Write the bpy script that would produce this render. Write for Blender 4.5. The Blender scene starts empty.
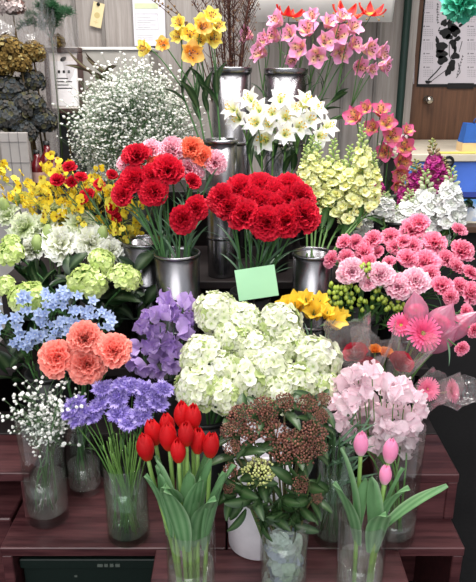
import bpy, math, random
from mathutils import Vector, Matrix, noise
S = bpy.context.scene
COL = S.collection
R_ = math.radians
PI = math.pi

# ------------------------------------------------------------------ camera
FPX, PITCH, CAMZ = 640.0, R_(19.0), 1.25
CAM = Vector((0, 0, CAMZ))
FW = Vector((0, math.cos(PITCH), -math.sin(PITCH)))
UP = Vector((0, math.sin(PITCH), math.cos(PITCH)))
RT = Vector((1, 0, 0))

def ray(px, py):
    return FW + RT * ((px - 238) / FPX) + UP * ((291 - py) / FPX)
def at(px, py, Y):
    d = ray(px, py)
    return CAM + d * (Y / d.y)
def atz(px, py, z):
    d = ray(px, py)
    return CAM + d * ((z - CAMZ) / d.z)
def mpp(p):                      # metres per photo pixel at a world point
    return (p - CAM).dot(FW) / FPX

cam = bpy.data.cameras.new('camera'); camo = bpy.data.objects.new('camera', cam); COL.objects.link(camo)
camo.location = CAM; camo.rotation_euler = (PI / 2 - PITCH, 0, 0)
cam.sensor_fit = 'HORIZONTAL'; cam.sensor_width = 36; cam.lens = FPX * 36 / 476; cam.clip_start = .02
S.camera = camo

def c(r, g, b):
    f = lambda v: (v / 255 / 12.92) if v / 255 <= .04045 else ((v / 255 + .055) / 1.055) ** 2.4
    return (f(r), f(g), f(b))
def mix(a, b, t):
    return tuple(a[i] + (b[i] - a[i]) * t for i in range(3))
def jit(col, rnd, k=.08):
    m = 1 + rnd.uniform(-k, k)
    return tuple(min(1, x * m) for x in col)

# --------------------------------------------------------------- materials
def newmat(name):
    m = bpy.data.materials.new(name); m.use_nodes = True
    nt = m.node_tree; nt.nodes.clear()
    out = nt.nodes.new('ShaderNodeOutputMaterial')
    return m, nt, out
def N(nt, t, **k):
    n = nt.nodes.new(t)
    for a, b in k.items():
        if hasattr(n, a): setattr(n, a, b)
        else: n.inputs[a].default_value = b
    return n
def organic(name, rough=.55, trans=.25, nscale=60, namt=.18, spec=.3, bump=0.0, bscale=200):
    """colour attribute of the mesh, mottled with noise, part of the light passing through"""
    m, nt, out = newmat(name); L = nt.links.new
    at_ = N(nt, 'ShaderNodeAttribute', attribute_name='col')
    tc = N(nt, 'ShaderNodeTexCoord')
    nz = N(nt, 'ShaderNodeTexNoise'); nz.inputs['Scale'].default_value = nscale; nz.inputs['Detail'].default_value = 3
    L(tc.outputs['Object'], nz.inputs['Vector'])
    oi = N(nt, 'ShaderNodeObjectInfo')
    add = N(nt, 'ShaderNodeMath', operation='MULTIPLY_ADD'); L(nz.outputs['Fac'], add.inputs[0]); add.inputs[1].default_value = namt * 2; add.inputs[2].default_value = 1 - namt
    a2 = N(nt, 'ShaderNodeMath', operation='MULTIPLY_ADD'); L(oi.outputs['Random'], a2.inputs[0]); a2.inputs[1].default_value = .14; L(add.outputs[0], a2.inputs[2])
    hsv = N(nt, 'ShaderNodeHueSaturation'); L(at_.outputs['Color'], hsv.inputs['Color']); L(a2.outputs[0], hsv.inputs['Value'])
    p = N(nt, 'ShaderNodeBsdfPrincipled'); p.inputs['Roughness'].default_value = rough; p.inputs['Specular IOR Level'].default_value = spec
    L(hsv.outputs[0], p.inputs['Base Color'])
    if bump:
        nb = N(nt, 'ShaderNodeTexNoise'); nb.inputs['Scale'].default_value = bscale; L(tc.outputs['Object'], nb.inputs['Vector'])
        bp = N(nt, 'ShaderNodeBump'); bp.inputs['Strength'].default_value = bump; bp.inputs['Distance'].default_value = .002
        L(nb.outputs['Fac'], bp.inputs['Height']); L(bp.outputs[0], p.inputs['Normal'])
    if trans:
        t = N(nt, 'ShaderNodeBsdfTranslucent'); L(hsv.outputs[0], t.inputs['Color'])
        mx = N(nt, 'ShaderNodeMixShader'); mx.inputs[0].default_value = trans
        L(p.outputs[0], mx.inputs[1]); L(t.outputs[0], mx.inputs[2]); L(mx.outputs[0], out.inputs[0])
    else: L(p.outputs[0], out.inputs[0])
    return m
def solid(name, col, rough=.5, metal=0, spec=.4, nscale=30, namt=.1, stretch=(1, 1, 1), bump=0, coat=0):
    m, nt, out = newmat(name); L = nt.links.new
    tc = N(nt, 'ShaderNodeTexCoord'); mp = N(nt, 'ShaderNodeMapping'); mp.inputs['Scale'].default_value = stretch
    nz = N(nt, 'ShaderNodeTexNoise'); nz.inputs['Scale'].default_value = nscale; nz.inputs['Detail'].default_value = 4
    L(tc.outputs['Object'], mp.inputs[0]); L(mp.outputs[0], nz.inputs['Vector'])
    rp = N(nt, 'ShaderNodeMix', data_type='RGBA'); L(nz.outputs['Fac'], rp.inputs[0])
    rp.inputs[6].default_value = (*[max(0, x * (1 - namt * 1.6)) for x in col], 1); rp.inputs[7].default_value = (*[min(1, x * (1 + namt * 1.6)) for x in col], 1)
    p = N(nt, 'ShaderNodeBsdfPrincipled'); p.inputs['Roughness'].default_value = rough; p.inputs['Metallic'].default_value = metal
    p.inputs['Specular IOR Level'].default_value = spec; p.inputs['Coat Weight'].default_value = coat
    L(rp.outputs[2], p.inputs['Base Color']); L(p.outputs[0], out.inputs[0])
    if bump:
        bp = N(nt, 'ShaderNodeBump'); bp.inputs['Strength'].default_value = bump; bp.inputs['Distance'].default_value = .002
        L(nz.outputs['Fac'], bp.inputs['Height']); L(bp.outputs[0], p.inputs['Normal'])
    return m
def clear(name, tint, glossy=.10, rough=.02, edge=.35, wrinkle=0, haze=0, hazecol=(.9, .9, .9)):
    """thin clear wall: transparent tint with a fresnel-like sheen"""
    m, nt, out = newmat(name); L = nt.links.new
    tr = N(nt, 'ShaderNodeBsdfTransparent'); tr.inputs[0].default_value = (*tint, 1)
    gl = N(nt, 'ShaderNodeBsdfGlossy'); gl.inputs['Roughness'].default_value = rough; gl.inputs[0].default_value = (.95, .97, .97, 1)
    lw = N(nt, 'ShaderNodeLayerWeight'); lw.inputs['Blend'].default_value = .25
    ma = N(nt, 'ShaderNodeMath', operation='MULTIPLY_ADD'); L(lw.outputs['Facing'], ma.inputs[0]); ma.inputs[1].default_value = edge; ma.inputs[2].default_value = glossy * .3
    mx = N(nt, 'ShaderNodeMixShader'); L(ma.outputs[0], mx.inputs[0]); L(tr.outputs[0], mx.inputs[1]); L(gl.outputs[0], mx.inputs[2]); 
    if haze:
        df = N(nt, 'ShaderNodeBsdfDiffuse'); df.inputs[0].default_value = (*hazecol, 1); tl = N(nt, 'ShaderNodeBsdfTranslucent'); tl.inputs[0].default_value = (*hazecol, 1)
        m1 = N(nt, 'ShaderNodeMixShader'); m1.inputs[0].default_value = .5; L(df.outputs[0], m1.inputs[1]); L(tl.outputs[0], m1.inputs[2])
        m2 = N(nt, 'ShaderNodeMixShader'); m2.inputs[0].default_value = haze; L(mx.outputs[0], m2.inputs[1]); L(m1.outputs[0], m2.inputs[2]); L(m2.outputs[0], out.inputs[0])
    else: L(mx.outputs[0], out.inputs[0])
    if wrinkle:
        tc = N(nt, 'ShaderNodeTexCoord'); nz = N(nt, 'ShaderNodeTexNoise'); nz.inputs['Scale'].default_value = 35; nz.inputs['Distortion'].default_value = 1
        L(tc.outputs['Object'], nz.inputs[0]); bp = N(nt, 'ShaderNodeBump'); bp.inputs['Strength'].default_value = wrinkle; bp.inputs['Distance'].default_value = .01
        L(nz.outputs['Fac'], bp.inputs['Height']); L(bp.outputs[0], gl.inputs['Normal']); L(bp.outputs[0], lw.inputs['Normal'])
    return m
def wood(name, dark, light, scale=3, stretch=(1, 12, 12), rough=.35):
    m, nt, out = newmat(name); L = nt.links.new
    tc = N(nt, 'ShaderNodeTexCoord'); mp = N(nt, 'ShaderNodeMapping'); mp.inputs['Scale'].default_value = stretch
    nz = N(nt, 'ShaderNodeTexNoise'); nz.inputs['Scale'].default_value = scale; nz.inputs['Detail'].default_value = 6; nz.inputs['Roughness'].default_value = .7
    L(tc.outputs['Object'], mp.inputs[0]); L(mp.outputs[0], nz.inputs[0])
    cr = N(nt, 'ShaderNodeValToRGB'); cr.color_ramp.elements[0].position = .35; cr.color_ramp.elements[1].position = .68
    cr.color_ramp.elements[0].color = (*dark, 1); cr.color_ramp.elements[1].color = (*light, 1)
    p = N(nt, 'ShaderNodeBsdfPrincipled'); p.inputs['Roughness'].default_value = rough
    L(nz.outputs['Fac'], cr.inputs[0]); L(cr.outputs[0], p.inputs['Base Color']); L(p.outputs[0], out.inputs[0])
    return m

M_PETAL = organic('petal', .6, .28)
M_LEAF = organic('leaf', .38, .15, 40, .25, .5)
M_STEM = organic('stem', .5, .05, 40, .15, .4)
M_BERRY = organic('berry', .3, .05, 30, .12, .5)
M_DRY = organic('dried', .9, .1, 60, .3, .1)
M_GLASS = clear('vase_glass', (.955, .97, .96), .10, .02, .33)
M_GLASSG = clear('green_glass', (.88, .95, .90), .10, .02, .33)
M_WATER = clear('water', (.95, .96, .95), .30, .10, .30, 0, .11, (.86, .86, .82))  # pale haze and extra gloss stand in for light refracted by the water
M_CELLO = clear('cellophane', (.97, .96, .96), .25, .22, .45, .8, .10, (.92, .88, .90))
M_CELLOP = clear('pink_cellophane', (.99, .84, .90), .25, .25, .35, .7, .42, c(248, 176, 208))
M_STEEL = solid('brushed_steel', c(134, 133, 137), .27, 1, .5, 40, .12, (1, 1, .03))
M_BLACKP = solid('black_plastic', c(26, 27, 28), .45)
M_WHITEP = solid('white_plastic', c(236, 232, 240), .4)
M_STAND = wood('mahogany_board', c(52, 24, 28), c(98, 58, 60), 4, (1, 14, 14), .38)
M_CARD = solid('green_card', c(178, 232, 186), .7, namt=.02)
M_FLOOR = solid('dark_floor', c(20, 20, 22), .85, nscale=90, namt=.3, spec=.2)
M_STAND_SHADED = wood('shaded_board', c(20, 12, 13), c(34, 22, 23), 4, (1, 14, 14), .6)  # stand wood darkened in colour to put in the shade between the buckets

# ------------------------------------------------------------ mesh builder
class MB:
    def __init__(s): s.v = []; s.f = []; s.mi = []; s.c = []
    def add(s, vs, fs, col, mi=0, M=None):
        o = len(s.v)
        for i, v in enumerate(vs):
            s.v.append(tuple(M @ Vector(v)) if M is not None else tuple(v))
            s.c.append(col[i] if isinstance(col, list) else col)
        for f in fs: s.f.append(tuple(o + i for i in f)); s.mi.append(mi)
    def grid(s, fn, nu, nv, colf, mi=0, M=None, wrap=False):
        vs = []; cs = []
        for j in range(nv + 1):
            for i in range(nu + (0 if wrap else 1)):
                vs.append(fn(i / nu, j / nv)); cs.append(colf(i / nu, j / nv) if callable(colf) else colf)
        w = nu if wrap else nu + 1
        fs = []
        for j in range(nv):
            for i in range(nu):
                i2 = (i + 1) % w
                fs.append((j * w + i, j * w + i2, (j + 1) * w + i2, (j + 1) * w + i))
        s.add(vs, fs, cs, mi, M)
    def tube(s, pts, r0, r1, col, seg=6, mi=0, cap=True, col2=None):
        n = len(pts); vs = []; cs = []
        pts = [Vector(p) for p in pts]
        ref = Vector((.31, .87, .13))
        for k in range(n):
            t = (pts[min(k + 1, n - 1)] - pts[max(k - 1, 0)])
            if t.length < 1e-9: t = Vector((0, 0, 1))
            t.normalize(); a = t.cross(ref)
            if a.length < .05: a = t.cross(Vector((1, 0, 0)))
            a.normalize(); b = t.cross(a)
            r = r0 + (r1 - r0) * k / (n - 1)
            for i in range(seg):
                th = 2 * PI * i / seg
                vs.append(pts[k] + a * (r * math.cos(th)) + b * (r * math.sin(th)))
                cs.append(mix(col, col2, k / (n - 1)) if col2 else col)
        fs = [(k * seg + i, k * seg + (i + 1) % seg, (k + 1) * seg + (i + 1) % seg, (k + 1) * seg + i) for k in range(n - 1) for i in range(seg)]
        if cap: fs += [tuple(range(seg))[::-1], tuple(range((n - 1) * seg, n * seg))]
        s.add(vs, fs, cs, mi)
    def ball(s, p, r, col, nu=8, nv=5, M=None, sz=1.0, mi=0, colf=None):
        p = Vector(p)
        def fn(u, v):
            th = 2 * PI * u; ph = PI * (.001 + .998 * v)
            return p + Vector((r * math.sin(ph) * math.cos(th), r * math.sin(ph) * math.sin(th), -r * sz * math.cos(ph)))
        s.grid(fn, nu, nv, colf or col, mi, M, wrap=True)
    def box(s, a, b, col=(.5, .5, .5), mi=0, M=None, bev=0):
        x0, y0, z0 = a; x1, y1, z1 = b
        if not bev:
            vs = [(x, y, z) for z in (z0, z1) for x, y in ((x0, y0), (x1, y0), (x1, y1), (x0, y1))]
            s.add(vs, [(3, 2, 1, 0), (4, 5, 6, 7), (0, 1, 5, 4), (1, 2, 6, 5), (2, 3, 7, 6), (3, 0, 4, 7)], col, mi, M)
        else:
            e = min(bev, (x1 - x0) / 3, (y1 - y0) / 3, (z1 - z0) / 3); vs = []
            for z, q in ((z0, e), (z0 + e, 0), (z1 - e, 0), (z1, e)):
                for x, y in ((x0 + e, y0 + q), (x1 - e, y0 + q), (x1 - q, y0 + e), (x1 - q, y1 - e), (x1 - e, y1 - q), (x0 + e, y1 - q), (x0 + q, y1 - e), (x0 + q, y0 + e)):
                    vs.append((x, y, z))
            fs = [tuple(range(7, -1, -1)), tuple(range(24, 32))]
            for k in range(3):
                for i in range(8): fs.append((k * 8 + i, k * 8 + (i + 1) % 8, (k + 1) * 8 + (i + 1) % 8, (k + 1) * 8 + i))
            s.add(vs, fs, col, mi, M)
    def lathe(s, prof, seg=40, col=(.5, .5, .5), mi=0, o=(0, 0, 0)):
        n = len(prof); o = Vector(o); vs = []
        for r, z in prof:
            for i in range(seg): vs.append(o + Vector((r * math.cos(2 * PI * i / seg), r * math.sin(2 * PI * i / seg), z)))
        fs = [(k * seg + i, k * seg + (i + 1) % seg, (k + 1) * seg + (i + 1) % seg, (k + 1) * seg + i) for k in range(n - 1) for i in range(seg)]
        s.add(vs, fs, col, mi)
    def mesh(s, name, mats, smooth=True):
        me = bpy.data.meshes.new(name); me.from_pydata(s.v, [], s.f)
        for m in (mats if isinstance(mats, (list, tuple)) else [mats]): me.materials.append(m)
        me.polygons.foreach_set('material_index', s.mi)
        me.polygons.foreach_set('use_smooth', [smooth] * len(s.f))
        ca = me.color_attributes.new('col', 'FLOAT_COLOR', 'POINT')
        flat = []
        for q in s.c: flat += [q[0], q[1], q[2], 1]
        ca.data.foreach_set('color', flat)
        me.update(); return me

def ob(name, me, parent=None, M=None):
    o = bpy.data.objects.new(name, me); COL.objects.link(o)
    if parent: o.parent = parent
    if M is not None: o.matrix_basis = M
    return o
def tag(o, label, cat, group=None):
    o['label'] = label; o['category'] = cat
    if group: o['group'] = group
    return o
def thing(name, label, cat, loc, group=None):
    o = bpy.data.objects.new(name, None); COL.objects.link(o); o.location = loc; o.empty_display_size = .02
    return tag(o, label, cat, group)
def struct(o, label=None):
    o['kind'] = 'structure'
    if label: o['label'] = label
    return o
def align(d, roll=0):
    d = Vector(d).normalized(); q = d.to_track_quat('Z', 'Y').to_matrix().to_4x4()
    return q @ Matrix.Rotation(roll, 4, 'Z')
def TR(p): return Matrix.Translation(Vector(p))
def SC(k): return Matrix.Diagonal((k, k, k, 1)) if not isinstance(k, tuple) else Matrix.Diagonal((*k, 1))
def RZ(a): return Matrix.Rotation(a, 4, 'Z')

# -------------------------------------------------------------- petals
def petal(mb, L, W, a0, a1, colf, az=0, M=None, shape=None, nu=4, nv=5, ruf=0, rk=3, ph=0, cup=0, fringe=0, off=0, z0=0, mi=0, pw=1.6):
    """a petal that leaves the flower axis at angle a0 (0 = along +Z, 90 = outward) and ends at a1"""
    shape = shape or (lambda v: math.sin(PI * min(1, .08 + .80 * v)) ** .7)
    line = []; x, z = off, z0; K = 12
    for k in range(K + 1):
        a = R_(a0 + (a1 - a0) * k / K); line.append((x, z, a)); x += math.sin(a) * L / K; z += math.cos(a) * L / K
    A = RZ(az) if M is None else M @ RZ(az)
    def fn(u, v):
        uu = u * 2 - 1
        t = v * K
        if fringe and v > .99: t = K * (1 - fringe * (1 if int(round(u * nu)) % 2 else 0))
        if fringe: t *= 1 - .24 * uu * uu * v
        k = min(K - 1, int(t)); f = t - k
        x = line[k][0] + (line[k + 1][0] - line[k][0]) * f; z = line[k][1] + (line[k + 1][1] - line[k][1]) * f; a = line[k][2]
        w = W * shape(v) * uu
        h = ruf * v ** pw * math.sin(rk * uu * PI / 2 + ph) + cup * uu * uu * W * shape(v)
        return Vector((x - math.cos(a) * h, w, z + math.sin(a) * h))
    mb.grid(fn, nu, nv, colf, mi, A)

FAN = lambda v: .12 + .88 * v ** .8
OVAL = lambda v: max(.04, math.sin(PI * (.06 + .90 * v)) ** .8)
LANCE = lambda v: max(.03, math.sin(PI * (.10 + .885 * v) ** .85))
ROUND = lambda v: max(.15, math.sin(PI * (.05 + .80 * v)) ** .6)

def carnation(rnd, R, cin, cedge, stripe=None, n=(5, 7, 8, 9, 10, 9), frn=.035, ruf=.10):
    mb = MB(); K = len(n)
    for k, m in enumerate(n):
        t = k / (K - 1)
        a0 = 2 + 50 * t; a1 = 16 + 88 * t
        L = R * (.98 + .16 * t); ph0 = rnd.random() * 6
        for i in range(m):
            base = jit(cin, rnd, .09); ed = jit(cedge, rnd, .06)
            if stripe:
                sr = rnd.random()
                cf = lambda u, v, base=base, ed=ed, sr=sr: mix(base, ed, max(0, min(1, (v - .62) * 2.6 + .35 * math.sin(u * 23 + sr * 9))))
            else: cf = lambda u, v, base=base, ed=ed: mix(base, ed, v ** 3)
            petal(mb, L * rnd.uniform(.86, 1.05), R * (.36 + .20 * t), a0 + rnd.uniform(-9, 9), a1 + rnd.uniform(-18, 14), cf,
                  ph0 + 2 * PI * (i + rnd.uniform(-.35, .35)) / m, None, lambda v: .10 + .90 * v ** 1.15, 14 if frn else 8, 4, R * ruf * rnd.uniform(.6, 1.4), rnd.choice((4, 5, 6, 7)), rnd.random() * 6, rnd.uniform(-.15, .3), frn, 0, -R * .35, 0, 1.3)
    return mb.mesh('carnation_bloom', M_PETAL)

def calyx(R, L, col):
    mb = MB()
    mb.lathe([(R * .15, -L), (R * .6, -L * .9), (R * .9, -L * .5), (R, -.1 * L), (R * 1.15, 0), (R * .6, -.02 * L)], 10, col)
    return mb.mesh('calyx', M_STEM)

def floret4(mb, rnd, M, r, col, n=4, w=.62, a0=58, a1=92, eye=None, shape=ROUND, nu=2, nv=3, ruf=.12):
    ph = rnd.random() * 6
    for i in range(n):
        cc = jit(col, rnd, .05)
        cf = (lambda u, v, cc=cc: mix(eye, cc, min(1, v * 2.2))) if eye else cc
        petal(mb, r, r * w, a0 + rnd.uniform(-8, 8), a1 + rnd.uniform(-15, 15), cf, ph + 2 * PI * i / n, M, shape, nu, nv, r * ruf, 2, rnd.random() * 6, .15)
    if eye: mb.ball((0, 0, r * .12), r * .12, eye, 5, 3, M)

def fib(n, zmin=-1.0):
    g = PI * (3 - 5 ** .5)
    for i in range(n):
        z = 1 - (1 - zmin) * (i + .5) / n; r = math.sqrt(max(0, 1 - z * z)); yield Vector((r * math.cos(g * i), r * math.sin(g * i), z))

def mophead(rnd, R, n, fr, cols, zmin=-.35, flat=.85, eye=None, core=None, petals=4):
    """a rounded head of many four-petalled florets (hydrangea, viburnum)"""
    mb = MB(); k0 = rnd.random() * 6
    mb.ball((0, 0, 0), R * .80, core or cols[0], 14, 9, SC((1, 1, flat)))
    for d in fib(n, zmin):
        d = RZ(k0) @ d
        lump = 1 + .13 * noise.noise(d * 2.3 + Vector((k0, 0, 0)))
        p = Vector((d.x * R * lump, d.y * R * lump, d.z * R * flat * lump)) + Vector((rnd.uniform(-1, 1), rnd.uniform(-1, 1), rnd.uniform(-1, 1))) * R * .08
        q = (d + Vector((rnd.uniform(-1, 1), rnd.uniform(-1, 1), rnd.uniform(-1, 1))) * .35).normalized()
        w = rnd.random(); col = mix(cols[0], cols[1], w * w if rnd.random() < .7 else w)
        if len(cols) > 2 and rnd.random() < .18: col = cols[2]
        floret4(mb, rnd, TR(p - q * fr * .45) @ align(q, rnd.random() * 6), fr * rnd.uniform(.85, 1.15), col, petals, eye=eye)
    return mb.mesh('flower_head', M_PETAL)

def tulip(rnd, Rw, H, ctop, cbase, open_=0):
    mb = MB()
    for lay in (1, 0):
        for i in range(3):
            az = 2 * PI * i / 3 + lay * PI / 3 + rnd.uniform(-.1, .1)
            k = .90 if lay else 1.02
            hh = H * rnd.uniform(.94, 1.04)
            def fn(u, v, az=az, k=k, hh=hh):
                uu = u * 2 - 1
                rr = Rw * k * (math.sin(PI * (.13 + .79 * v)) ** .75 + open_ * v * v * .4) * (1 + .03 * uu * uu * v)
                half = 1.2 * (math.sin(PI * (.22 + .66 * v)) ** .5) if v < .98 else .12
                th = az + uu * half
                tip = hh * (v - .11 * v * v * uu * uu)
                return Vector((rr * math.cos(th), rr * math.sin(th), tip))
            cc = jit(ctop, rnd, .08)
            mb.grid(fn, 6, 9, lambda u, v, cc=cc: mix(cbase, cc, min(1, v * 3.2)) if v < .4 else mix(cc, ctop, abs(u - .5)), 0)
    return mb.mesh('tulip_bloom', M_PETAL)

def starflower(rnd, R, cout, cthroat, cspot=None, n=6, tube_=.35, spread=78, w=.30, stamen=None, tipcol=None, recurve=18, twotone=False):
    """funnel of pointed tepals: lily, alstroemeria, freesia, bellflower"""
    mb = MB()
    for i in range(n):
        inner = i % 2
        cc = jit(cout, rnd, .07)
        def cf(u, v, cc=cc, inner=inner):
            m = abs(u - .5) * 2
            col = mix(cthroat, cc, min(1, max(0, v * 2.4 - .25))) if (not twotone or inner) else mix(mix(cthroat, cc, .6), cc, v)
            if twotone and inner and .25 < v < .75:
                col = mix(col, twotone, .9 * (1 - m * .7) if v < .66 else .3)
                if cspot and v > .35 and (round(u * 4) in (1, 3)): col = mix(col, cspot, .35)
            if tipcol and v > .85: col = mix(col, tipcol, (v - .85) * 5)
            if cspot and not twotone and v < .35: col = mix(col, cspot, .3)
            return col
        petal(mb, R * (1.12 if not inner else 1.16), R * w * (1.12 if not inner else .85), 14, spread + recurve + rnd.uniform(-9, 9), cf, 2 * PI * i / n + rnd.uniform(-.08, .08), None,
              LANCE if not twotone or inner else OVAL, 4, 7, R * .05, 3, rnd.random() * 6, .22, 0, R * .05, -R * tube_)
    return mb.mesh('star_bloom', M_PETAL)

def stamens(rnd, R, cols):
    mb = MB()
    for i in range(6):
        an = i * 1.05 + rnd.random() * .5; t = rnd.uniform(.12, .28)
        p1 = Vector((math.cos(an) * t * R, math.sin(an) * t * R, R * .45))
        mb.tube([(0, 0, -R * .2), p1 * .6, p1], R * .02, R * .015, cols[0], 4)
        mb.ball(p1, R * .06, cols[1], 5, 4)
    return mb.mesh('stamens', M_PETAL)

def gerbera(rnd, R, cpet, cinner, cdisc, n=26, rings=3):
    mb = MB()
    for k in range(rings):
        for i in range(n - k * 4):
            cc = jit(mix(cpet, cinner, k / max(1, rings)), rnd, .09)
            petal(mb, R * (1 - .22 * k) * rnd.uniform(.94, 1.03), R * .085, 62 - 14 * k, 92 - 16 * k + rnd.uniform(-8, 8), lambda u, v, cc=cc: mix(cinner, cc, v ** .7), 2 * PI * (i + .5 * k) / (n - k * 4) + rnd.uniform(-.05, .05), None, lambda v: .35 + .65 * math.sin(PI * (.12 + .75 * v)), 2, 4, 0, 1, 0, .3)
    return mb.mesh('petal_ring', M_PETAL), disc(rnd, R * .30, cdisc)
def disc(rnd, r, cols):
    mb = MB(); mb.ball((0, 0, r * .1), r, cols[0], 12, 6, None, .45)
    for d in fib(60, .05):
        mb.ball(Vector((d.x * r, d.y * r, r * .1 + d.z * r * .5)), r * .11, mix(cols[0], cols[1], rnd.random()), 4, 3)
    return mb.mesh('flower_disc', M_PETAL)

def scabiosa(rnd, R, c0, c1):
    mb = MB()
    mb.ball((0, 0, 0), R * .42, mix(c0, c1, .3), 10, 6, None, .7)
    for i in range(22):
        petal(mb, R * rnd.uniform(.85, 1.1), R * .19, 50, 92 + rnd.uniform(-14, 14), jit(mix(c0, c1, rnd.random()), rnd), 2 * PI * i / 22 + rnd.uniform(-.1, .1), None, FAN, 6, 3, R * .09, 5, rnd.random() * 6, 0, .22)
    for d in fib(60, .12):
        q = (d + Vector((rnd.uniform(-1, 1), rnd.uniform(-1, 1), 0)) * .3).normalized()
        M = TR(Vector((d.x, d.y, d.z * .7)) * R * .40) @ align(q, rnd.random() * 6)
        for i in range(3):
            petal(mb, R * rnd.uniform(.24, .42), R * .085, 15, 55, jit(mix(c0, c1, rnd.random()), rnd, .12), i * 2.1, M, FAN, 4, 2, R * .03, 3, rnd.random() * 6, 0, .2)
    return mb.mesh('scabiosa_bloom', M_PETAL)

def sweetpea(rnd, R, c0, c1):
    mb = MB()
    cc = jit(c0, rnd)
    # standard: broad ruffled back petal in two lobes, wings in front, keel
    for sgn in (-1, 1):
        petal(mb, R * 1.15, R * .72, 20, -25, lambda u, v: mix(c1, cc, v ** .6), sgn * .62, None, ROUND, 6, 5, R * .16, 3, rnd.random() * 6, .15)
        petal(mb, R * .85, R * .50, 62, 28, lambda u, v: mix(c1, jit(c0, rnd, .03), .35 + .4 * v), PI + sgn * .75, None, ROUND, 5, 4, R * .12, 3, rnd.random() * 6, .35)
    petal(mb, R * .55, R * .26, 70, 10, c1, PI, None, OVAL, 3, 4, 0, 1, 0, .6)
    for i in range(3):
        petal(mb, R * rnd.uniform(.7, .95), R * .5, 30, 70, lambda u, v: mix(c0, c1, .4), rnd.random() * 6, None, ROUND, 5, 4, R * .15, 4, rnd.random() * 6)
    return mb.mesh('pea_blossom', M_PETAL)

def rosette(rnd, R, c0, c1):
    """double ruffled floret of a stock"""
    mb = MB()
    rosette_into(mb, rnd, Matrix.Identity(4), R, c0, c1); return mb.mesh('rosette', M_PETAL)
def rosette_into(mb, rnd, M, R, c0, c1):
    for k, m in enumerate((3, 4, 5)):
        for i in range(m):
            petal(mb, R * (.6 + .2 * k), R * (.36 + .06 * k), 15 + 22 * k, 40 + 28 * k + rnd.uniform(-10, 10), jit(mix(c1, c0, .4 + .3 * k), rnd, .05), 2 * PI * i / m + k + rnd.uniform(-.2, .2), M, ROUND, 3, 3, R * .12, 3, rnd.random() * 6)

def spike(rnd, L, R, cflo, ctop, kind='stock'):
    """a flowering spike along +Z from 0 to L; open florets below, green buds at the tip"""
    mb = MB(); green = c(120, 150, 80)
    mb.tube([(0, 0, -.02), (0, 0, L * .5), (0, 0, L)], .0028, .0012, green, 6)
    z = 0; a = 0
    while z < L:
        t = z / L; a += 2.4
        r = R * (1 if t < .5 else 1 - 1.35 * (t - .5))
        d = Vector((math.cos(a), math.sin(a), .25 + .7 * t)).normalized()
        p = Vector((0, 0, z)) + d * r * .45
        M = TR(p) @ align(d, rnd.random() * 6)
        if t < .68:
            fr = r * rnd.uniform(.62, .75)
            if kind == 'stock': rosette_into(mb, rnd, M, fr, jit(cflo, rnd, .06), mix(cflo, ctop, .35))
            else:
                for q in (-.6, .6): petal(mb, fr * 1.0, fr * .55, 5, 75, jit(cflo, rnd, .07), q, M, ROUND, 4, 4, fr * .15, 3, rnd.random() * 6, .2)
                for q in (-.8, 0, .8): petal(mb, fr * .95, fr * .45, 30, 110, jit(mix(cflo, ctop, .1), rnd, .07), PI + q, M, ROUND, 4, 4, fr * .15, 3, rnd.random() * 6, .2)
                mb.ball((-fr * .3, 0, fr * .42), fr * .3, mix(cflo, c(235, 220, 90), .5), 6, 4, M)
        else:
            mb.ball((0, 0, r * .25), max(.0022, r * .24), mix(mix(cflo, ctop, .6), ctop, (t - .68) * 3), 6, 5, M, 1.5)
        z += R * (.20 if kind == 'stock' else .24) * (1 - .5 * t)
    return mb.mesh('flower_spike', M_PETAL)

def leafmesh(L, W, col, col2=None, droop=40, fold=.25, ruf=0, a0=20, nv=8, shape=LANCE, name='leaf', mat=None):
    mb = MB(); col2 = col2 or col
    petal(mb, L, W, a0, a0 + droop, lambda u, v: mix(col, col2, 1 - abs(u - .5) * 2) if abs(u - .5) > .05 else mix(col, c(170, 200, 140), .18), 0, None, shape, 4, nv, ruf, 3, 0, fold)
    return mb.mesh(name, mat or M_LEAF)

# ------------------------------------------------------------ stems, things
def bez(p0, p1, p2, p3, n=12):
    return [p0 * (1 - t) ** 3 + p1 * 3 * t * (1 - t) ** 2 + p2 * 3 * t * t * (1 - t) + p3 * t ** 3 for t in [i / n for i in range(n + 1)]]

def lookup(p, out=Vector((0, 0, 0)), cam_w=.55, up_w=.6, rnd=None, j=.2):
    d = (CAM - p).normalized() * cam_w + Vector((0, 0, 1)) * up_w + out
    if rnd: d += Vector((rnd.uniform(-j, j), rnd.uniform(-j, j), rnd.uniform(-j, j)))
    return d.normalized()

ORD = ['', 'second', 'third', 'fourth', 'fifth', 'sixth', 'seventh', 'eighth', 'ninth', 'tenth']
def places(pts, per=6):
    """for each photo point a phrase saying which one of its cluster it is"""
    n = len(pts); nr = max(1, math.ceil(n / per)); res = [''] * n
    idx = sorted(range(n), key=lambda i: pts[i][1])
    names = {1: [''], 2: [' in the upper row', ' in the lower row'], 3: [' in the top row', ' in the middle row', ' in the bottom row'],
             4: [' in the top row', ' in the second row', ' in the third row', ' in the bottom row'],
             5: [' in the top row', ' in the second row', ' in the third row', ' in the fourth row', ' in the bottom row'],
             6: [' in the top row', ' in the second row', ' in the third row', ' in the fourth row', ' in the fifth row', ' in the bottom row']}[nr]
    for r in range(nr):
        row = sorted(idx[r * n // nr:(r + 1) * n // nr], key=lambda i: pts[i][0]); k = len(row)
        for q, i in enumerate(row):
            if k == 1: s = 'the only one' if nr > 1 else ''
            elif q == 0: s = 'leftmost'
            elif q == k - 1: s = 'rightmost'
            elif q <= k // 2: s = ORD[q] + ' from left'
            else: s = ORD[k - 1 - q] + ' from right'
            res[i] = (s + names[r]).strip()
    return res

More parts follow.
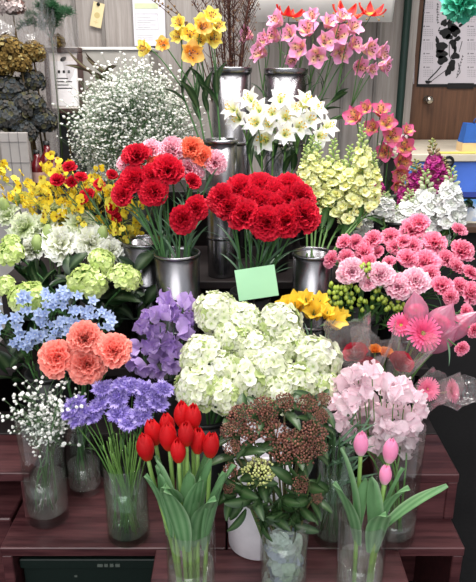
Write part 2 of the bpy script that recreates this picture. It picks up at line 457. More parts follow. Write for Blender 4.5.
def stem_obj(root, base, ctrl, tip, face, r0=.003, r1=.0022, col=c(70, 110, 62), n=12, name='stem', bend=.06):
    pts = bez(base, ctrl, tip - face * bend - Vector((0, 0, bend * .5)), tip, n)
    mb = MB(); o = root.location
    mb.tube([p - o for p in pts], r0, r1, col, 7)
    ob(name, mb.mesh(name, M_STEM), root)
    return pts

class Vessel:
    def __init__(s, x, y, z, r, h): s.c = Vector((x, y, z)); s.r = r; s.h = h; s.k = 0
    def foot(s, rnd, tip):
        """stem foot inside the vessel and the control point above its rim towards the tip"""
        s.k += 1
        a = rnd.random() * 6.28; q = s.r * .62 * math.sqrt(rnd.random())
        d = Vector((tip.x - s.c.x, tip.y - s.c.y, 0)); 
        if d.length > 1e-6: d = d.normalized() * min(d.length, s.r * .6)
        foot = s.c + Vector((math.cos(a) * q, math.sin(a) * q, .012))
        ctrl = s.c + d * .9 + Vector((math.cos(a) * q * .2, math.sin(a) * q * .2, s.h + .03))
        return foot, ctrl

def single(rnd, name, label, cat, group, ves, tip, face, bloom, scale, r=.003, scol=c(70, 110, 62), leaves=(), extra=(), bend=.05, roll=None, bloom_name='bloom', sub=()):
    """one cut flower: a stem in its vessel, leaves along it, one bloom"""
    foot, ctrl = ves.foot(rnd, tip)
    root = thing(name, label, cat, foot, group)
    pts = stem_obj(root, foot, ctrl, tip, face, r, r * .8, scol, bend=bend)
    M = TR(tip - foot) @ align(face, rnd.random() * 6 if roll is None else roll) @ SC(scale)
    b = ob(bloom_name, bloom, root, M)
    for nm, me, MM in extra: ob(nm, me, root, M @ MM)
    for nm, me, MM in sub: ob(nm, me, b, MM)
    for (me, t, sc) in leaves:
        k = max(1, min(len(pts) - 2, int(t * (len(pts) - 1)))); d = (pts[k + 1] - pts[k - 1]).normalized()
        ob('leaf', me, root, TR(pts[k] - foot) @ align(d, rnd.random() * 6) @ SC(sc * rnd.uniform(.85, 1.15)))
    return root
# ================================================================ setting
def plain(name, mb, mat, smooth=False, parent=None): return ob(name, mb.mesh(name, mat, smooth), parent)

b = MB(); b.box((-2.2, -2.0, -.05), (2.2, 4.2, 0)); struct(plain('floor', b, M_FLOOR))
M_PANEL = wood('wall_panel', c(136, 128, 124), c(168, 162, 158), 5, (14, 14, .6), .6)
M_PANELD = wood('dim_panel', c(128, 124, 124), c(168, 163, 163), 6, (16, 16, .4), .6)
WY = 2.85
b = MB(); b.box((-2.2, WY, 0), (.74, WY + .06, 2.5)); struct(plain('wall_back', b, M_PANEL))
b = MB(); b.box((.74, WY + .22, 0), (2.2, WY + .28, 2.5)); struct(plain('wall_recess', b, solid('recess_wall', c(120, 112, 108), .8)))
b = MB(); b.box((-2.26, .4, 0), (-2.2, 4.2, 2.5)); struct(plain('wall_left', b, solid('side_wall', c(190, 186, 180), .8)))
b = MB(); b.box((2.2, .4, 0), (2.26, 4.2, 2.5)); struct(plain('wall_right', b, solid('side_wall_b', c(190, 186, 180), .8)))
b = MB(); b.box((-2.26, .85, 2.5), (2.26, 4.2, 2.56)); struct(plain('ceiling', b, solid('ceiling_paint', c(215, 213, 210), .8)))
# panel joints on the back wall: thin grey cover strips
b = MB()
for px in (76, 104, 152, 312, 345, 378):
    p = at(px, 30, WY); b.box((p.x - .006, WY - .012, .3), (p.x + .006, WY, 2.4))
struct(plain('trim_1', b, solid('strip_grey', c(120, 115, 112), .6)))

# door with knob, on the recess wall
DY = WY + .20
dl = at(411, 60, DY).x
d = MB(); d.box((dl, DY - .04, 0), (dl + .85, DY, 2.05), bev=.004)
door = struct(plain('door_1', d, wood('door_veneer', c(82, 52, 34), c(112, 76, 52), 5, (14, 14, .7), .45)), 'brown veneered door behind the counter')
k = at(410.5, 100, DY - .07); kb = MB(); KS = .62
kb.lathe([(r_ * KS, z_ * .8) for r_, z_ in ((.030, 0), (.030, .006), (.012, .010), (.012, .035), (.026, .045), (.030, .058), (.022, .070), (.001, .073))], 24)
ob('door_knob', kb.mesh('door_knob', solid('knob_metal', c(205, 200, 190), .2, 1), True), door, TR((dl + .075, DY - .04, k.z)) @ Matrix.Rotation(PI / 2, 4, 'X'))
fr = MB(); fr.box((dl - .04, DY - .05, 0), (dl - .003, DY + .02, 2.1)); fr.box((dl + .853, DY - .05, 0), (dl + .89, DY + .02, 2.1)); fr.box((dl - .04, DY - .05, 2.06), (dl + .89, DY + .02, 2.1))
struct(plain('trim_2', fr, solid('door_frame', c(96, 64, 46), .5)))
# dark green post in front of the wall end
p = at(402, 80, 2.74)
b = MB(); b.lathe([(.016, 0), (.016, 2.5)], 16, o=(p.x, 2.74, 0)); struct(plain('pillar_green', b, solid('green_post', c(22, 44, 38), .4), True))

# ------------------------------------------------------- the stepped stand
def bench(name, label, x0, x1, y0, y1, z0, z1, legs=True, back=True, t=.022, M_STAND=M_STAND, front=False):
    r = thing(name, label, 'display step', ((x0 + x1) / 2, y0, z0), 'stepped dark wooden flower stand')
    o = r.location
    m = MB(); m.box((x0, y0, z1 - t), (x1, y1, z1), bev=.002); top = ob('top_board', m.mesh('top_board', M_STAND, False), r, TR(-o))
    for xa in (x0 + .001, x1 - t - .001):
        m = MB(); m.box((xa, y0 + .002, z0), (xa + t, y1 - .002, z1 - t), bev=.002); ob('side_panel', m.mesh('side_panel', M_STAND, False), r, TR(-o))
    if back:
        m = MB(); m.box((x0 + t + .002, y1 - t, z0), (x1 - t - .002, y1 - .003, z1 - t)); ob('back_panel', m.mesh('back_panel', M_STAND, False), r, TR(-o))
    if front:
        m = MB(); m.box((x0 + t + .002, y0 + .004, z0), (x1 - t - .002, y0 + t, z1 - t)); ob('front_panel', m.mesh('front_panel', M_STAND, False), r, TR(-o))
    return r
Z2, Z3, Z4, Z5 = .30, .42, .54, .70
XL, XR = -.502, .478
xa, xb = -.172, .336                       # the block that juts out in the middle
bench('display_step', 'low dark wooden step at left with glass vases standing on it', XL, -.026, 1.097, 1.345, 0, Z2)
bench('display_step', 'low dark wooden step in the middle behind the white bucket', -.022, .26, 1.097, 1.345, 0, Z2)
bench('display_step', 'low dark wooden step at right with an open front under it', .262, XR, 1.097, 1.345, 0, Z2)
bench('display_step', 'dark wooden block jutting out in front under the tulip vases', xa, xb, .82, 1.094, 0, Z2)
bench('display_step', 'second dark wooden step at far left beside the clear vase', -.66, -.455, 1.19, 1.348, Z2 + .001, Z3, back=False)
bench('display_step', 'second dark wooden step at right behind the vase of water', .30, .482, 1.185, 1.348, Z2 + .001, Z3, back=False, front=True)
bench('display_step', 'second dark wooden step hidden behind the white hydrangeas', -.62, .482, 1.352, 1.46, 0, Z3, M_STAND=M_STAND_SHADED)
bench('display_step', 'third dark wooden step under the steel buckets', -.66, .482, 1.462, 1.675, 0, Z4, M_STAND=M_STAND_SHADED)
bench('display_step', 'fifth and highest dark wooden step at the back of the stand', -.64, .482, 2.065, 2.30, 0, .88, M_STAND=M_STAND_SHADED)
bench('display_step', 'fourth dark wooden step under the tall steel buckets', -.66, .482, 1.677, 2.06, 0, Z5, M_STAND=M_STAND_SHADED)
# the left wings' outer support goes to the floor on its own base board
bx_ = MB(); bx_.box((-.66, 1.19, 0), (-.51, 1.345, Z2), bev=.003)
o = ob('plinth_block', bx_.mesh('plinth_block', M_STAND, False)); tag(o, 'dark wooden base block under the far left step', 'display step', 'stepped dark wooden flower stand')

# dark green crate in the left opening
cr = thing('storage_crate', 'dark green crate under the left step of the stand', 'crate', (-.27, 1.13, .0))
m = MB(); W_, D_, H_ = .20, .16, .245
m.box((-W_, 0, 0), (W_, .008, H_)); m.box((-W_, D_, 0), (W_, D_ + .008, H_)); m.box((-W_, .009, 0), (-W_ + .008, D_ - .001, H_)); m.box((W_ - .008, .009, 0), (W_, D_ - .001, H_)); m.box((-W_ + .009, .009, 0), (W_ - .009, D_ - .001, .008))
M_CRATE = solid('crate_green', c(11, 25, 21), .55)
ob('crate_shell', m.mesh('crate_shell', M_CRATE, False), cr)
m = MB(); m.box((-W_ - .004, -.010, H_ - .02), (W_ + .004, -.001, H_ + .004), bev=.002); ob('crate_rim', m.mesh('crate_rim', M_CRATE, False), cr)
m = MB()
for i, (x, w) in enumerate(((-.035, .012), (-.02, .008), (-.008, .008), (.004, .010))): m.box((x, -.0125, H_ - .013), (x + w, -.0105, H_ - .006))
M_MARK = solid('mark_pale', c(84, 92, 86), .7)
ob('crate_marking', m.mesh('crate_marking', M_MARK, False), cr)
m = MB(); m.box((-.09, -.0025, H_ - .05), (-.084, -.0005, H_ - .046)); ob('crate_dot', m.mesh('crate_dot', M_MARK, False), cr)

# ---------------------------------------------------------------- vessels
VG = 'glass vases on the flower stand'
def glass_vase(label, x, y, z, r, h, water=None, mat=None, base=.014, shoulder=None, group=VG):
    mat = mat or M_GLASS
    root = thing('glass_vase', label, 'vase', (x, y, z), group)
    t = .0022; m = MB()
    if shoulder:
        rs = r * shoulder
        prof = [(.001, 0), (r - .006, 0), (r, .006), (r, h * .68), (rs + .004, h * .80), (rs, h * .86), (rs, h), (rs - t, h), (rs - t, h * .86), (r - t, h * .67), (r - t, base + .004), (r - .008, base), (.001, base)]
    else:
        prof = [(.001, 0), (r - .006, 0), (r - .001, .004), (r, .010), (r, h - .001), (r - t * .5, h), (r - t, h - .001), (r - t, base + .004), (r - .008, base), (.001, base)]
    m.lathe(prof, 48); ob('vase_wall', m.mesh('vase_wall', mat), root)
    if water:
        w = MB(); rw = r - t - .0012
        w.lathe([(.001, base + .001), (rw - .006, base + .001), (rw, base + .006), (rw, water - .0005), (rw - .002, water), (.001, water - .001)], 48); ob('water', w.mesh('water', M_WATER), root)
    return Vessel(x, y, z + base, r - t, h - base)
def px_vase(label, px, pyb, z, wpx, htop=None, **k):
    p = atz(px, pyb, z); r = wpx / 2 * mpp(p)
    return glass_vase(label, p.x, p.y, z, r, htop, **k)
V_GYP = px_vase('clear glass vase half full of water at far left, holding white filler flowers', 49, 517, Z2, 42, .262, water=.108, base=.022)
V_COR = px_vase('clear shouldered glass jar behind the far left vase', 86, 489, Z2, 34, .20, water=.075, shoulder=.72)
V_SCA = px_vase('greenish glass vase full of thin stems under the violet pincushion flowers', 129, 535, Z2, 42, .185, water=.13, mat=M_GLASSG)
V_STK = px_vase('clear glass vase of water at right under the pale pink blossoms', 391, 536, Z2, 46, .275, water=.055, base=.018)
V_DRK = px_vase('green tinted glass vase half hidden behind the pink tulip vase', 331, 538, Z2, 36, .25, water=.17, mat=M_GLASSG)
FY = .945
def front_vase(label, px, rimpy, wpx, **k):
    p = at(px, rimpy, FY); r = wpx / 2 * mpp(p)
    return glass_vase(label, p.x, FY, Z2, r, p.z - Z2, **k)
V_RED = front_vase('clear glass vase in front holding the red tulips', 190, 524, 50, water=.10)
V_SKI = front_vase('clear glass vase in front with pale blue blossoms inside it', 285, 516, 49, water=.16)
V_PTU = front_vase('clear glass vase in front holding the three pink tulips', 364, 515, 49, water=.11)

# white bucket
p = atz(258, 541, Z2)
root = thing('white_bucket', 'tall white plastic bucket behind the vase of brown buds', 'bucket', (p.x, p.y, Z2))
m = MB(); r = .064; h = .25
m.lathe([(.001, 0), (r - .006, 0), (r - .001, .005), (r + .006, h), (r + .003, h), (r - .004, .008), (.001, .006)], 48); ob('bucket_wall', m.mesh('bucket_wall', M_WHITEP), root)
m = MB(); m.lathe([(r + .006, h - .012), (r + .011, h - .012), (r + .011, h + .002), (r + .003, h + .002), (r + .003, h + .0005)], 48); ob('bucket_rim', m.mesh('bucket_rim', M_WHITEP), root)
V_WHT = Vessel(p.x, p.y, Z2 + .006, r - .008, h)

SG = 'brushed steel flower buckets'
def steel(label, px, rimpy, Y, wpx, z):
    p = at(px, rimpy, Y); r = wpx / 2 * mpp(p); h = p.z - z
    root = thing('steel_bucket', label, 'bucket', (p.x, Y, z), SG)
    m = MB(); prof = [(.001, 0), (r * .93, 0), (r * .95, .004)]
    m.lathe(prof + [(r, h * .97), (r - .003, h * .97), (r * .95 - .004, .006), (.001, .005)], 44); ob('bucket_wall', m.mesh('bucket_wall', M_STEEL), root)
    m = MB(); m.lathe([(r, h * .97), (r + .003, h * .975), (r + .0035, h - .003), (r + .002, h), (r - .002, h), (r - .003, h * .97)], 44); ob('bucket_rim', m.mesh('bucket_rim', M_STEEL), root)
    for zz in (h * .30, h * .62):
        m = MB(); rr = r * (.95 + .05 * zz / h)
        m.lathe([(rr - .0005, zz - .006), (rr + .0025, zz - .003), (rr + .0025, zz + .003), (rr - .0005, zz + .006)], 44); ob('bucket_rib', m.mesh('bucket_rib', M_STEEL), root)
    return Vessel(p.x, Y, z + .006, r - .005, h)
B_CAR = steel('steel bucket holding the red and orange carnations, nearest of the steel buckets', 177, 252, 1.53, 45, Z4)
B_ONC = steel('steel bucket under the yellow sprays, left of the carnation bucket', 144, 240, 1.615, 42, Z4)
B_SNA = steel('steel bucket under the pale yellow snapdragons', 313, 252, 1.56, 40, Z4)
B_YEL = steel('tall ribbed steel bucket holding the yellow lilies', 221, 139, 1.74, 32, Z5)
B_TWG = steel('tall shiny steel bucket of dark twigs at the back', 231, 67, 1.95, 40, Z5)
B_PNK = steel('tall steel bucket of pink spotted lilies at the back', 286, 68, 1.95, 42, Z5)
def black(label, px, py, Y, z, h=.20, r=.052):
    x = at(px, py, Y).x
    root = thing('black_bucket', label, 'bucket', (x, Y, z), 'black plastic flower buckets')
    m = MB(); m.lathe([(.001, 0), (r * .84, 0), (r * .86, .003), (r, h), (r - .003, h), (r * .86 - .004, .006), (.001, .005)], 36); ob('bucket_wall', m.mesh('bucket_wall', M_BLACKP), root)
    m = MB(); m.lathe([(r, h - .008), (r + .004, h - .008), (r + .004, h + .001), (r - .003, h + .001), (r - .003, h)], 36); ob('bucket_rim', m.mesh('bucket_rim', M_BLACKP), root)
    return Vessel(x, Y, z + .006, r * .85, h)
B_RED = black('black bucket under the big red carnations behind the green card', 252, 240, 1.57, Z4, .17)
B_HYD = black('black bucket under the left white hydrangeas', 205, 350, 1.275, Z2, .22, .055)
B_HY2 = black('black bucket under the right white hydrangeas', 305, 350, 1.275, Z2, .22, .055)
B_PEA = black('black bucket under the lavender sweet peas', 165, 340, 1.405, Z3, .14, .046)
B_BLU = black('black bucket under the light blue star flowers', 42, 320, 1.405, Z3, .14, .05)
B_VIB = black('black bucket under the lime green snowball flowers', 84, 280, 1.52, Z4, .15, .052)
B_LIS = black('black bucket under the white ruffled blooms at left', 50, 235, 1.615, Z4, .19, .055)
B_FRE = black('black bucket under the yellow freesias', 312, 310, 1.405, Z3, .14, .046)
B_HYP = black('black bucket under the green berry sprigs', 362, 290, 1.44 + .085, Z4, .12, .05)
B_SPR = black('black bucket under the pink spray carnations', 405, 260, 1.61, Z4, .17, .055)
B_WRP = black('black bucket under the film wrapped gerberas and roses', 394, 350, 1.405, Z3, .13, .05)
B_STO = black('black bucket under the white and magenta stocks', 400, 190, 1.75, Z5, .16, .06)
B_ALS = black('black bucket under the dark pink spotted lilies at right', 362, 140, 1.88, Z5, .2, .055)
B_LIL = black('black bucket under the white lilies', 275, 120, 1.80, Z5, .2, .055)
B_GYP = black('black bucket under the big white cloud of tiny flowers', 135, 140, 1.95, Z5, .2, .065)

# pale green price card in a clip
p0 = at(233, 268, 1.47); p1 = at(274, 264, 1.45)
root = thing('price_card', 'blank pale green card standing below the red carnations', 'card', (at(254, 300, 1.475).x, 1.475, Z4))
wc = (p1.x - p0.x); zt = p0.z - Z4; zb = at(254, 299, 1.46).z - Z4
m = MB(); T = Matrix.Rotation(R_(-9), 4, 'Y') @ Matrix.Rotation(R_(-14), 4, 'X')
m.box((-wc / 2, -.0008, zb - zt), (wc / 2, .0008, 0), M=TR((0, 0, zt)) @ T)
ob('card', m.mesh('card', M_CARD, False), root)
m = MB(); m.tube([(0, .004, .004), (0, .006, zt * .5), (0, .012, zb + .02)], .002, .002, (.1, .1, .1)); m.lathe([(.02, 0), (.02, .004), (.001, .005)], 20, o=(0, .004, 0))
ob('card_holder', m.mesh('card_holder', M_BLACKP), root)
# ================================================================ flowers
G1, G2, G3, GD = c(70, 112, 62), c(98, 140, 70), c(124, 150, 104), c(38, 62, 40)
LF_DARK = [leafmesh(.10, .011, c(34, 62, 36), c(50, 84, 48), 55) for _ in range(1)]
LF_BIG = leafmesh(.09, .024, c(20, 42, 22), c(38, 66, 32), 60, .15, .006, shape=OVAL)
LF_SLIM = leafmesh(.11, .004, c(82, 116, 92), c(110, 142, 116), 50, .3)
LF_MID = leafmesh(.075, .010, c(58, 98, 50), c(88, 130, 66), 55, .2)
LF_SMALL = leafmesh(.035, .006, c(66, 104, 56), c(96, 136, 76), 45, .2)

def cluster_center(pts): return (sum(p[0] for p in pts) / len(pts), sum(p[1] for p in pts) / len(pts))
def outward(p, cx, cy, k, spread):
    return Vector(((p[0] - cx) / spread * k, 0, -(p[1] - cy) / spread * k))

def heads(seed, pts, Yf, ves, name, cat, base_label, group, bloom, rref, leaves=(), cam_w=.55, up_w=.6, out=.5, spread=60, r=.0028, scol=G1, cal=None, jy=.0, per=6, bend=.05, depth=.0, ratio=1.0, place=None):
    """one stem with one head per photo point (px, py, radius px); bloom: mesh list or fn(i); rref: radius the mesh was built at"""
    rnd = random.Random(seed); cx, cy = cluster_center(pts); pl = place or places(pts, per)
    for i, q in enumerate(pts):
        Y = (Yf(q) if callable(Yf) else Yf) + rnd.uniform(-jy, jy)
        tip = at(q[0], q[1], Y); R = q[2] * mpp(tip) * ratio
        face = lookup(tip, outward(q, cx, cy, out, spread), cam_w, up_w, rnd)
        me = bloom(i) if callable(bloom) else bloom[i % len(bloom)]
        v = ves(q) if callable(ves) else ves
        lab = base_label(i) if callable(base_label) else base_label
        tp = tip - face * (R * depth)
        ex = [('calyx', cal, TR((0, 0, -rref * .30)))] if cal else []
        single(rnd, name, (lab + ', ' + pl[i]).strip(' ,'), cat, group, v, tp, face, me, R / rref, r, scol, leaves, ex, bend)

# ---- carnations
rn = random.Random(5)
C_RED = [carnation(rn, .04, c(164, 10, 32), c(220, 32, 60)) for _ in range(3)]
C_CORAL = [carnation(rn, .04, c(240, 108, 98), c(255, 172, 158)) for _ in range(3)]
C_ORANGE = [carnation(rn, .04, c(228, 92, 66), c(250, 140, 108)) for _ in range(2)]
C_VAR = [carnation(rn, .04, c(222, 50, 104), c(255, 220, 232), True) for _ in range(2)]
C_PINK = [carnation(rn, .04, c(222, 84, 130), c(254, 176, 198), True, (3, 5, 6, 7, 7)) for _ in range(3)]
C_PALE = [carnation(rn, .04, c(240, 150, 184), c(255, 226, 234), True) for _ in range(2)]
C_SRED = [carnation(rn, .04, c(170, 12, 36), c(222, 30, 56), None, (3, 5, 6, 7)) for _ in range(2)]
C_LIS = [carnation(rn, .04, c(222, 226, 190), c(252, 252, 248), None, (3, 4, 5, 6, 6, 7), .0, .10) for _ in range(3)]
C_LISG = [carnation(rn, .04, c(198, 214, 150), c(238, 242, 222), None, (3, 4, 5, 6, 6), .0, .10) for _ in range(2)]
CAL = calyx(.011, .032, c(96, 134, 92))
SLIM = ((LF_SLIM, .55, 1), (LF_SLIM, .7, .8), (LF_SLIM, .4, 1.1))

pts = [(85, 335, 17), (54, 357, 18), (87, 364, 19), (115, 348, 17.5)]
heads(11, pts, lambda q: 1.235 - (q[1] - 335) * .0006, V_COR, 'carnation', 'carnation', 'coral pink carnation in the bunch of four', 'coral carnations', C_CORAL, .04,
      ((LF_SLIM, .6, .7),), cam_w=.8, up_w=.45, spread=50, cal=CAL, place=['topmost', 'leftmost', 'lowest', 'rightmost'], depth=.15, ratio=1.1)

pts = [(219, 196, 16), (237, 187, 17), (241, 213, 19), (260, 185, 18), (263, 201, 18), (266, 223, 19), (290, 184, 17), (291, 199, 17), (288, 220, 19), (307, 213, 19), (303, 194, 17), (250, 197, 17), (226, 205, 15), (275, 191, 16), (276, 207, 17)]
heads(12, pts, lambda q: 1.58 - (q[1] - 180) * .0022, B_RED, 'carnation', 'carnation', 'deep red carnation above the green card', 'deep red carnations above the card', C_RED, .04, SLIM, cam_w=.75, up_w=.5, out=.7, spread=45, cal=CAL, per=5, depth=.15)

pts = [(136, 152, 15), (134, 177, 16), (169, 167, 18), (154, 190, 16), (121, 194, 13), (194, 180, 10), (126, 184, 13), (184, 220, 15.5), (198, 208, 14), (152, 175, 14)]
heads(13, pts, lambda q: 1.60 - (q[1] - 150) * .0014, B_CAR, 'carnation', 'carnation', 'scarlet carnation in the steel bucket', 'scarlet carnations in the steel bucket', C_RED, .04, SLIM, cam_w=.75, up_w=.5, out=.7, spread=45, cal=CAL, depth=.15)
pts = [(151, 147, 12), (173, 146, 13), (189, 166, 14), (124, 162, 9), (216, 161, 13), (199, 172, 8)]
heads(14, pts, lambda q: 1.635, B_CAR, 'carnation', 'carnation', 'pink and white streaked carnation among red ones', 'streaked carnations', C_VAR, .04, SLIM, cam_w=.7, up_w=.55, out=.5, spread=45, cal=CAL, per=8, depth=.15)
pts = [(191, 146, 13), (204, 155, 13), (155, 161, 10)]
heads(15, pts, lambda q: 1.64 if q[0] > 170 else 1.615, B_CAR, 'carnation', 'carnation', 'salmon orange carnation among red ones', 'orange carnations', C_ORANGE, .04, SLIM, cam_w=.7, up_w=.55, spread=45, cal=CAL, depth=.15)

pts = [(69, 166, 7.5), (57, 179, 8), (72, 181, 7), (81, 176, 7), (87, 193, 8.5), (82, 199, 6.5), (99, 184, 6.5), (112, 174, 6.5), (116, 190, 6), (112, 208, 6.5), (117, 217, 6.5)]
heads(16, pts, lambda q: 1.63, B_ONC, 'spray_carnation', 'carnation', 'small red spray carnation above the yellow sprays', 'small red spray carnations', C_SRED, .04, ((LF_SLIM, .8, .6), (LF_SLIM, .6, .7)), out=.4, r=.0018, cal=CAL, jy=.02, per=4, depth=.1)

pts = [(343, 241, 9), (354, 241, 9), (372, 238, 11), (390, 236, 11), (395, 246, 10), (413, 228, 14), (419, 221, 12), (413, 245, 10), (435, 241, 13), (460, 229, 9), (377, 251, 8), (363, 252, 11), (330, 259, 10), (345, 257, 10), (408, 257, 11), (426, 261, 15), (447, 257, 10), (464, 249, 14), (458, 266, 10), (472, 272, 10), (443, 285, 12), (461, 286, 10), (451, 297, 9), (473, 293, 12), (467, 312, 9), (463, 349, 8), (476, 331, 9), (388, 262, 8), (403, 240, 9), (368, 262, 9), (432, 273, 10)]
heads(17, pts, lambda q: 1.63 - max(0, q[1] - 220) * .0030, B_SPR, 'spray_carnation', 'carnation', 'pink spray carnation', 'pink spray carnations', C_PINK, .04, ((LF_SLIM, .8, .6),), out=.7, spread=60, r=.0018, cal=CAL, jy=.015, per=6, cam_w=.7, depth=.1)
pts = [(351, 270, 15), (381, 273, 14), (399, 285, 16), (416, 279, 15), (368, 282, 10)]
heads(18, pts, lambda q: 1.435, B_SPR, 'carnation', 'carnation', 'pale pink carnation in front of the darker pink ones', 'pale pink carnations', C_PALE, .04, ((LF_SLIM, .8, .6),), out=.5, cal=CAL, cam_w=.7, depth=.1, place=['leftmost', 'second from left', 'second from right', 'rightmost', 'smallest'])

# ---- lisianthus with buds
pts = [(62, 243, 16), (92, 242, 16), (24, 226, 13), (30, 248, 11), (80, 222, 13), (55, 208, 10), (8, 214, 10), (112, 250, 10), (46, 222, 9)]
heads(19, pts, lambda q: 1.60 + (240 - q[1]) * .002, B_LIS, 'lisianthus', 'flower', 'white ruffled bloom over the lime green heads', 'white ruffled blooms at left', lambda i: (C_LIS + C_LISG)[(i % 3) if i in (0, 1, 3, 7) else 3 + i % 2], .04, ((LF_MID, .7, .9), (LF_MID, .5, 1)), out=.5, scol=G3, cam_w=.7, depth=.1, ratio=1.25)
def budmesh(r, L, col, tipc):
    m = MB()
    def fn(u, v):
        rr = r * math.sin(PI * (.06 + .86 * v)) ** .8 * (1 + .08 * math.sin(u * 2 * PI * 3 + v * 4)); return Vector((rr * math.cos(2 * PI * u), rr * math.sin(2 * PI * u), v * L))
    m.grid(fn, 12, 8, lambda u, v: mix(col, tipc, v), 0, None, True); return m.mesh('flower_bud', M_PETAL)
BUD_G = budmesh(.012, .04, c(134, 164, 84), c(190, 206, 140))
pts = [(37, 242, 10), (48, 232, 10), (103, 232, 9), (4, 204, 9), (14, 196, 8), (72, 208, 8)]
heads(20, pts, lambda q: 1.585 + (240 - q[1]) * .002, B_LIS, 'lisianthus_bud', 'flower', 'closed pale green bud among white ruffled blooms', 'green buds among white blooms', [BUD_G], .02, ((LF_SMALL, .8, 1),), out=.3, cam_w=.1, up_w=1, scol=G3, r=.002, depth=1.2)

# ---- hydrangeas and snowballs
rn = random.Random(8)
W1, W2, W3 = c(242, 242, 228), c(226, 230, 198), c(196, 210, 146)
H_WHITE = [mophead(rn, .06, 92, .0155, (W1, W2, W3), eye=c(190, 210, 130), core=c(150, 170, 100)) for _ in range(3)]
H_LIME = [mophead(rn, .045, 74, .010, (c(216, 228, 160), c(190, 210, 122), c(230, 238, 186)), -.1, .62, core=c(110, 150, 70)) for _ in range(2)]
pts = [(214, 308, 23), (242, 317, 20), (231, 335, 20), (199, 354, 23), (196, 385, 26), (246, 378, 29), (254, 346, 21), (280, 322, 24), (292, 340, 20), (320, 357, 27), (272, 364, 26), (303, 384, 24), (222, 368, 20), (222, 396, 20), (330, 388, 18), (280, 392, 22)]
heads(21, pts, lambda q: 1.34 - (q[1] - 300) * .0017, lambda q: B_HYD if q[0] < 262 else B_HY2, 'white_hydrangea', 'hydrangea', 'creamy white hydrangea head in the centre', 'white hydrangeas', H_WHITE, .06, ((LF_BIG, .85, .7), (LF_BIG, .75, .8)), cam_w=.7, up_w=.5, out=.5, r=.0035, per=4, depth=.3, ratio=.93)
pts = [(88, 279, 20), (126, 276, 17), (28, 295, 19), (2, 285, 12), (102, 258, 13), (8, 252, 15), (10, 240, 9)]
heads(22, pts, lambda q: 1.45 + (280 - q[1]) * .002, B_VIB, 'snowball_viburnum', 'flower', 'lime green snowball head among dark leaves', 'lime green snowball heads', H_LIME, .045, ((LF_BIG, .75, .7), (LF_BIG, .65, .9), (LF_BIG, .55, 1.0)), cam_w=.5, up_w=.9, out=.3, depth=.2)

# ---- leafy dark branches filling the gaps at left
rnd = random.Random(23)
pts = [(58, 300), (120, 310), (70, 262), (4, 330), (145, 300), (30, 270), (100, 300), (10, 362), (136, 265)]
pl = places([(q[0], q[1]) for q in pts], 5)
for i, q in enumerate(pts):
    tip = at(q[0], q[1] + 6, 1.53 if q[1] < 315 else 1.47); v = B_VIB if q[1] < 315 else B_BLU
    foot, ctrl = v.foot(rnd, tip)
    root = thing('leafy_branch', 'dark green leafy sprig under the lime snowballs, ' + pl[i], 'foliage', foot, 'dark leafy sprigs at left')
    pp = stem_obj(root, foot, ctrl, tip, Vector((0, 0, 1)), .0025, .0015, GD)
    for k in range(5):
        j = 12 - k; d = (pp[j] - pp[j - 1]).normalized()
        ob('leaf', LF_BIG, root, TR(pp[j] - foot) @ align(lookup(pp[j], Vector((rnd.uniform(-.6, .6), 0, rnd.uniform(-.3, .5))), .2, .6), k * 2.4) @ SC(rnd.uniform(.6, .95)))

# ---- tulips
rn = random.Random(31)
T_RED = [tulip(rn, .0165, .056, c(206, 18, 26), c(200, 60, 30)) for _ in range(3)]
T_PNK = [tulip(rn, .0150, .054, c(246, 158, 200), c(246, 214, 222)) for _ in range(2)]
def tulipleaf(L, W, seed, bend):
    m = MB(); q = random.Random(seed)
    petal(m, L, W, 2, bend, lambda u, v: mix(c(84, 134, 84), c(134, 174, 126), .5 + .5 * math.sin(u * 19 + seed)) if u < .93 else c(150, 180, 140), 0, None, lambda v: .35 + .65 * math.sin(PI * min(1, .12 + .88 * v) ** 1.1) if v < .97 else .04, 6, 12, .006, 2, seed, .35)
    return m.mesh('tulip_leaf', M_LEAF)
TL = [tulipleaf(.20, .022, 1, 24), tulipleaf(.17, .021, 2, 40), tulipleaf(.22, .021, 3, 14), tulipleaf(.15, .018, 4, 55)]
def tulips(seed, pts, ves, bl, H, label, group, zb, pl, leafx):
    rnd = random.Random(seed)
    for i, q in enumerate(pts):
        px, py, h, Y = q; tipc = at(px, py, Y); mp_ = mpp(tipc)
        sc = h * mp_ / H
        dirv = Vector(((px - 238 - (ves.c.x / mp_)) * .0 + (tipc.x - ves.c.x) * 2.2, 0, 1)).normalized()
        tip = tipc - dirv * (H * sc * .5)
        a = rnd.random() * 6.28
        off = Vector((max(-.75, min(.75, (tipc.x - ves.c.x) / .05)) * ves.r * .7, (Y - ves.c.y) * .35, .004))
        foot = ves.c + off
        root = thing('tulip', label + ', ' + pl[i], 'tulip', foot, group)
        ctrl = foot + Vector((off.x * .35, 0, ves.h * .9))
        pp = stem_obj(root, foot, ctrl, tip, dirv, .0042, .0036, c(140, 174, 96), 14, bend=.05)
        ob('bloom', bl[i % len(bl)], root, TR(tip - foot) @ align(dirv, rnd.random() * 6) @ SC(sc))
        for (ang, zz, lm, s2, lean) in leafx[i]:
            k = int(zz * 14); d = (pp[k + 1] - pp[k]).normalized()
            M = TR(pp[k] - foot) @ RZ(R_(ang)) @ Matrix.Rotation(R_(lean), 4, 'Y') @ TR((.002, 0, 0)) @ SC(s2)
            ob('leaf', TL[lm], root, M)
pts = [(145, 446, 30, .955), (153, 431, 29, .985), (168, 436, 30, .95), (186, 433, 27, .935), (178, 450, 26, .925), (182, 414, 28, .985), (193, 416, 28, .975), (167, 424, 26, 1.0), (198, 440, 28, .955), (211, 444, 28, .94)]
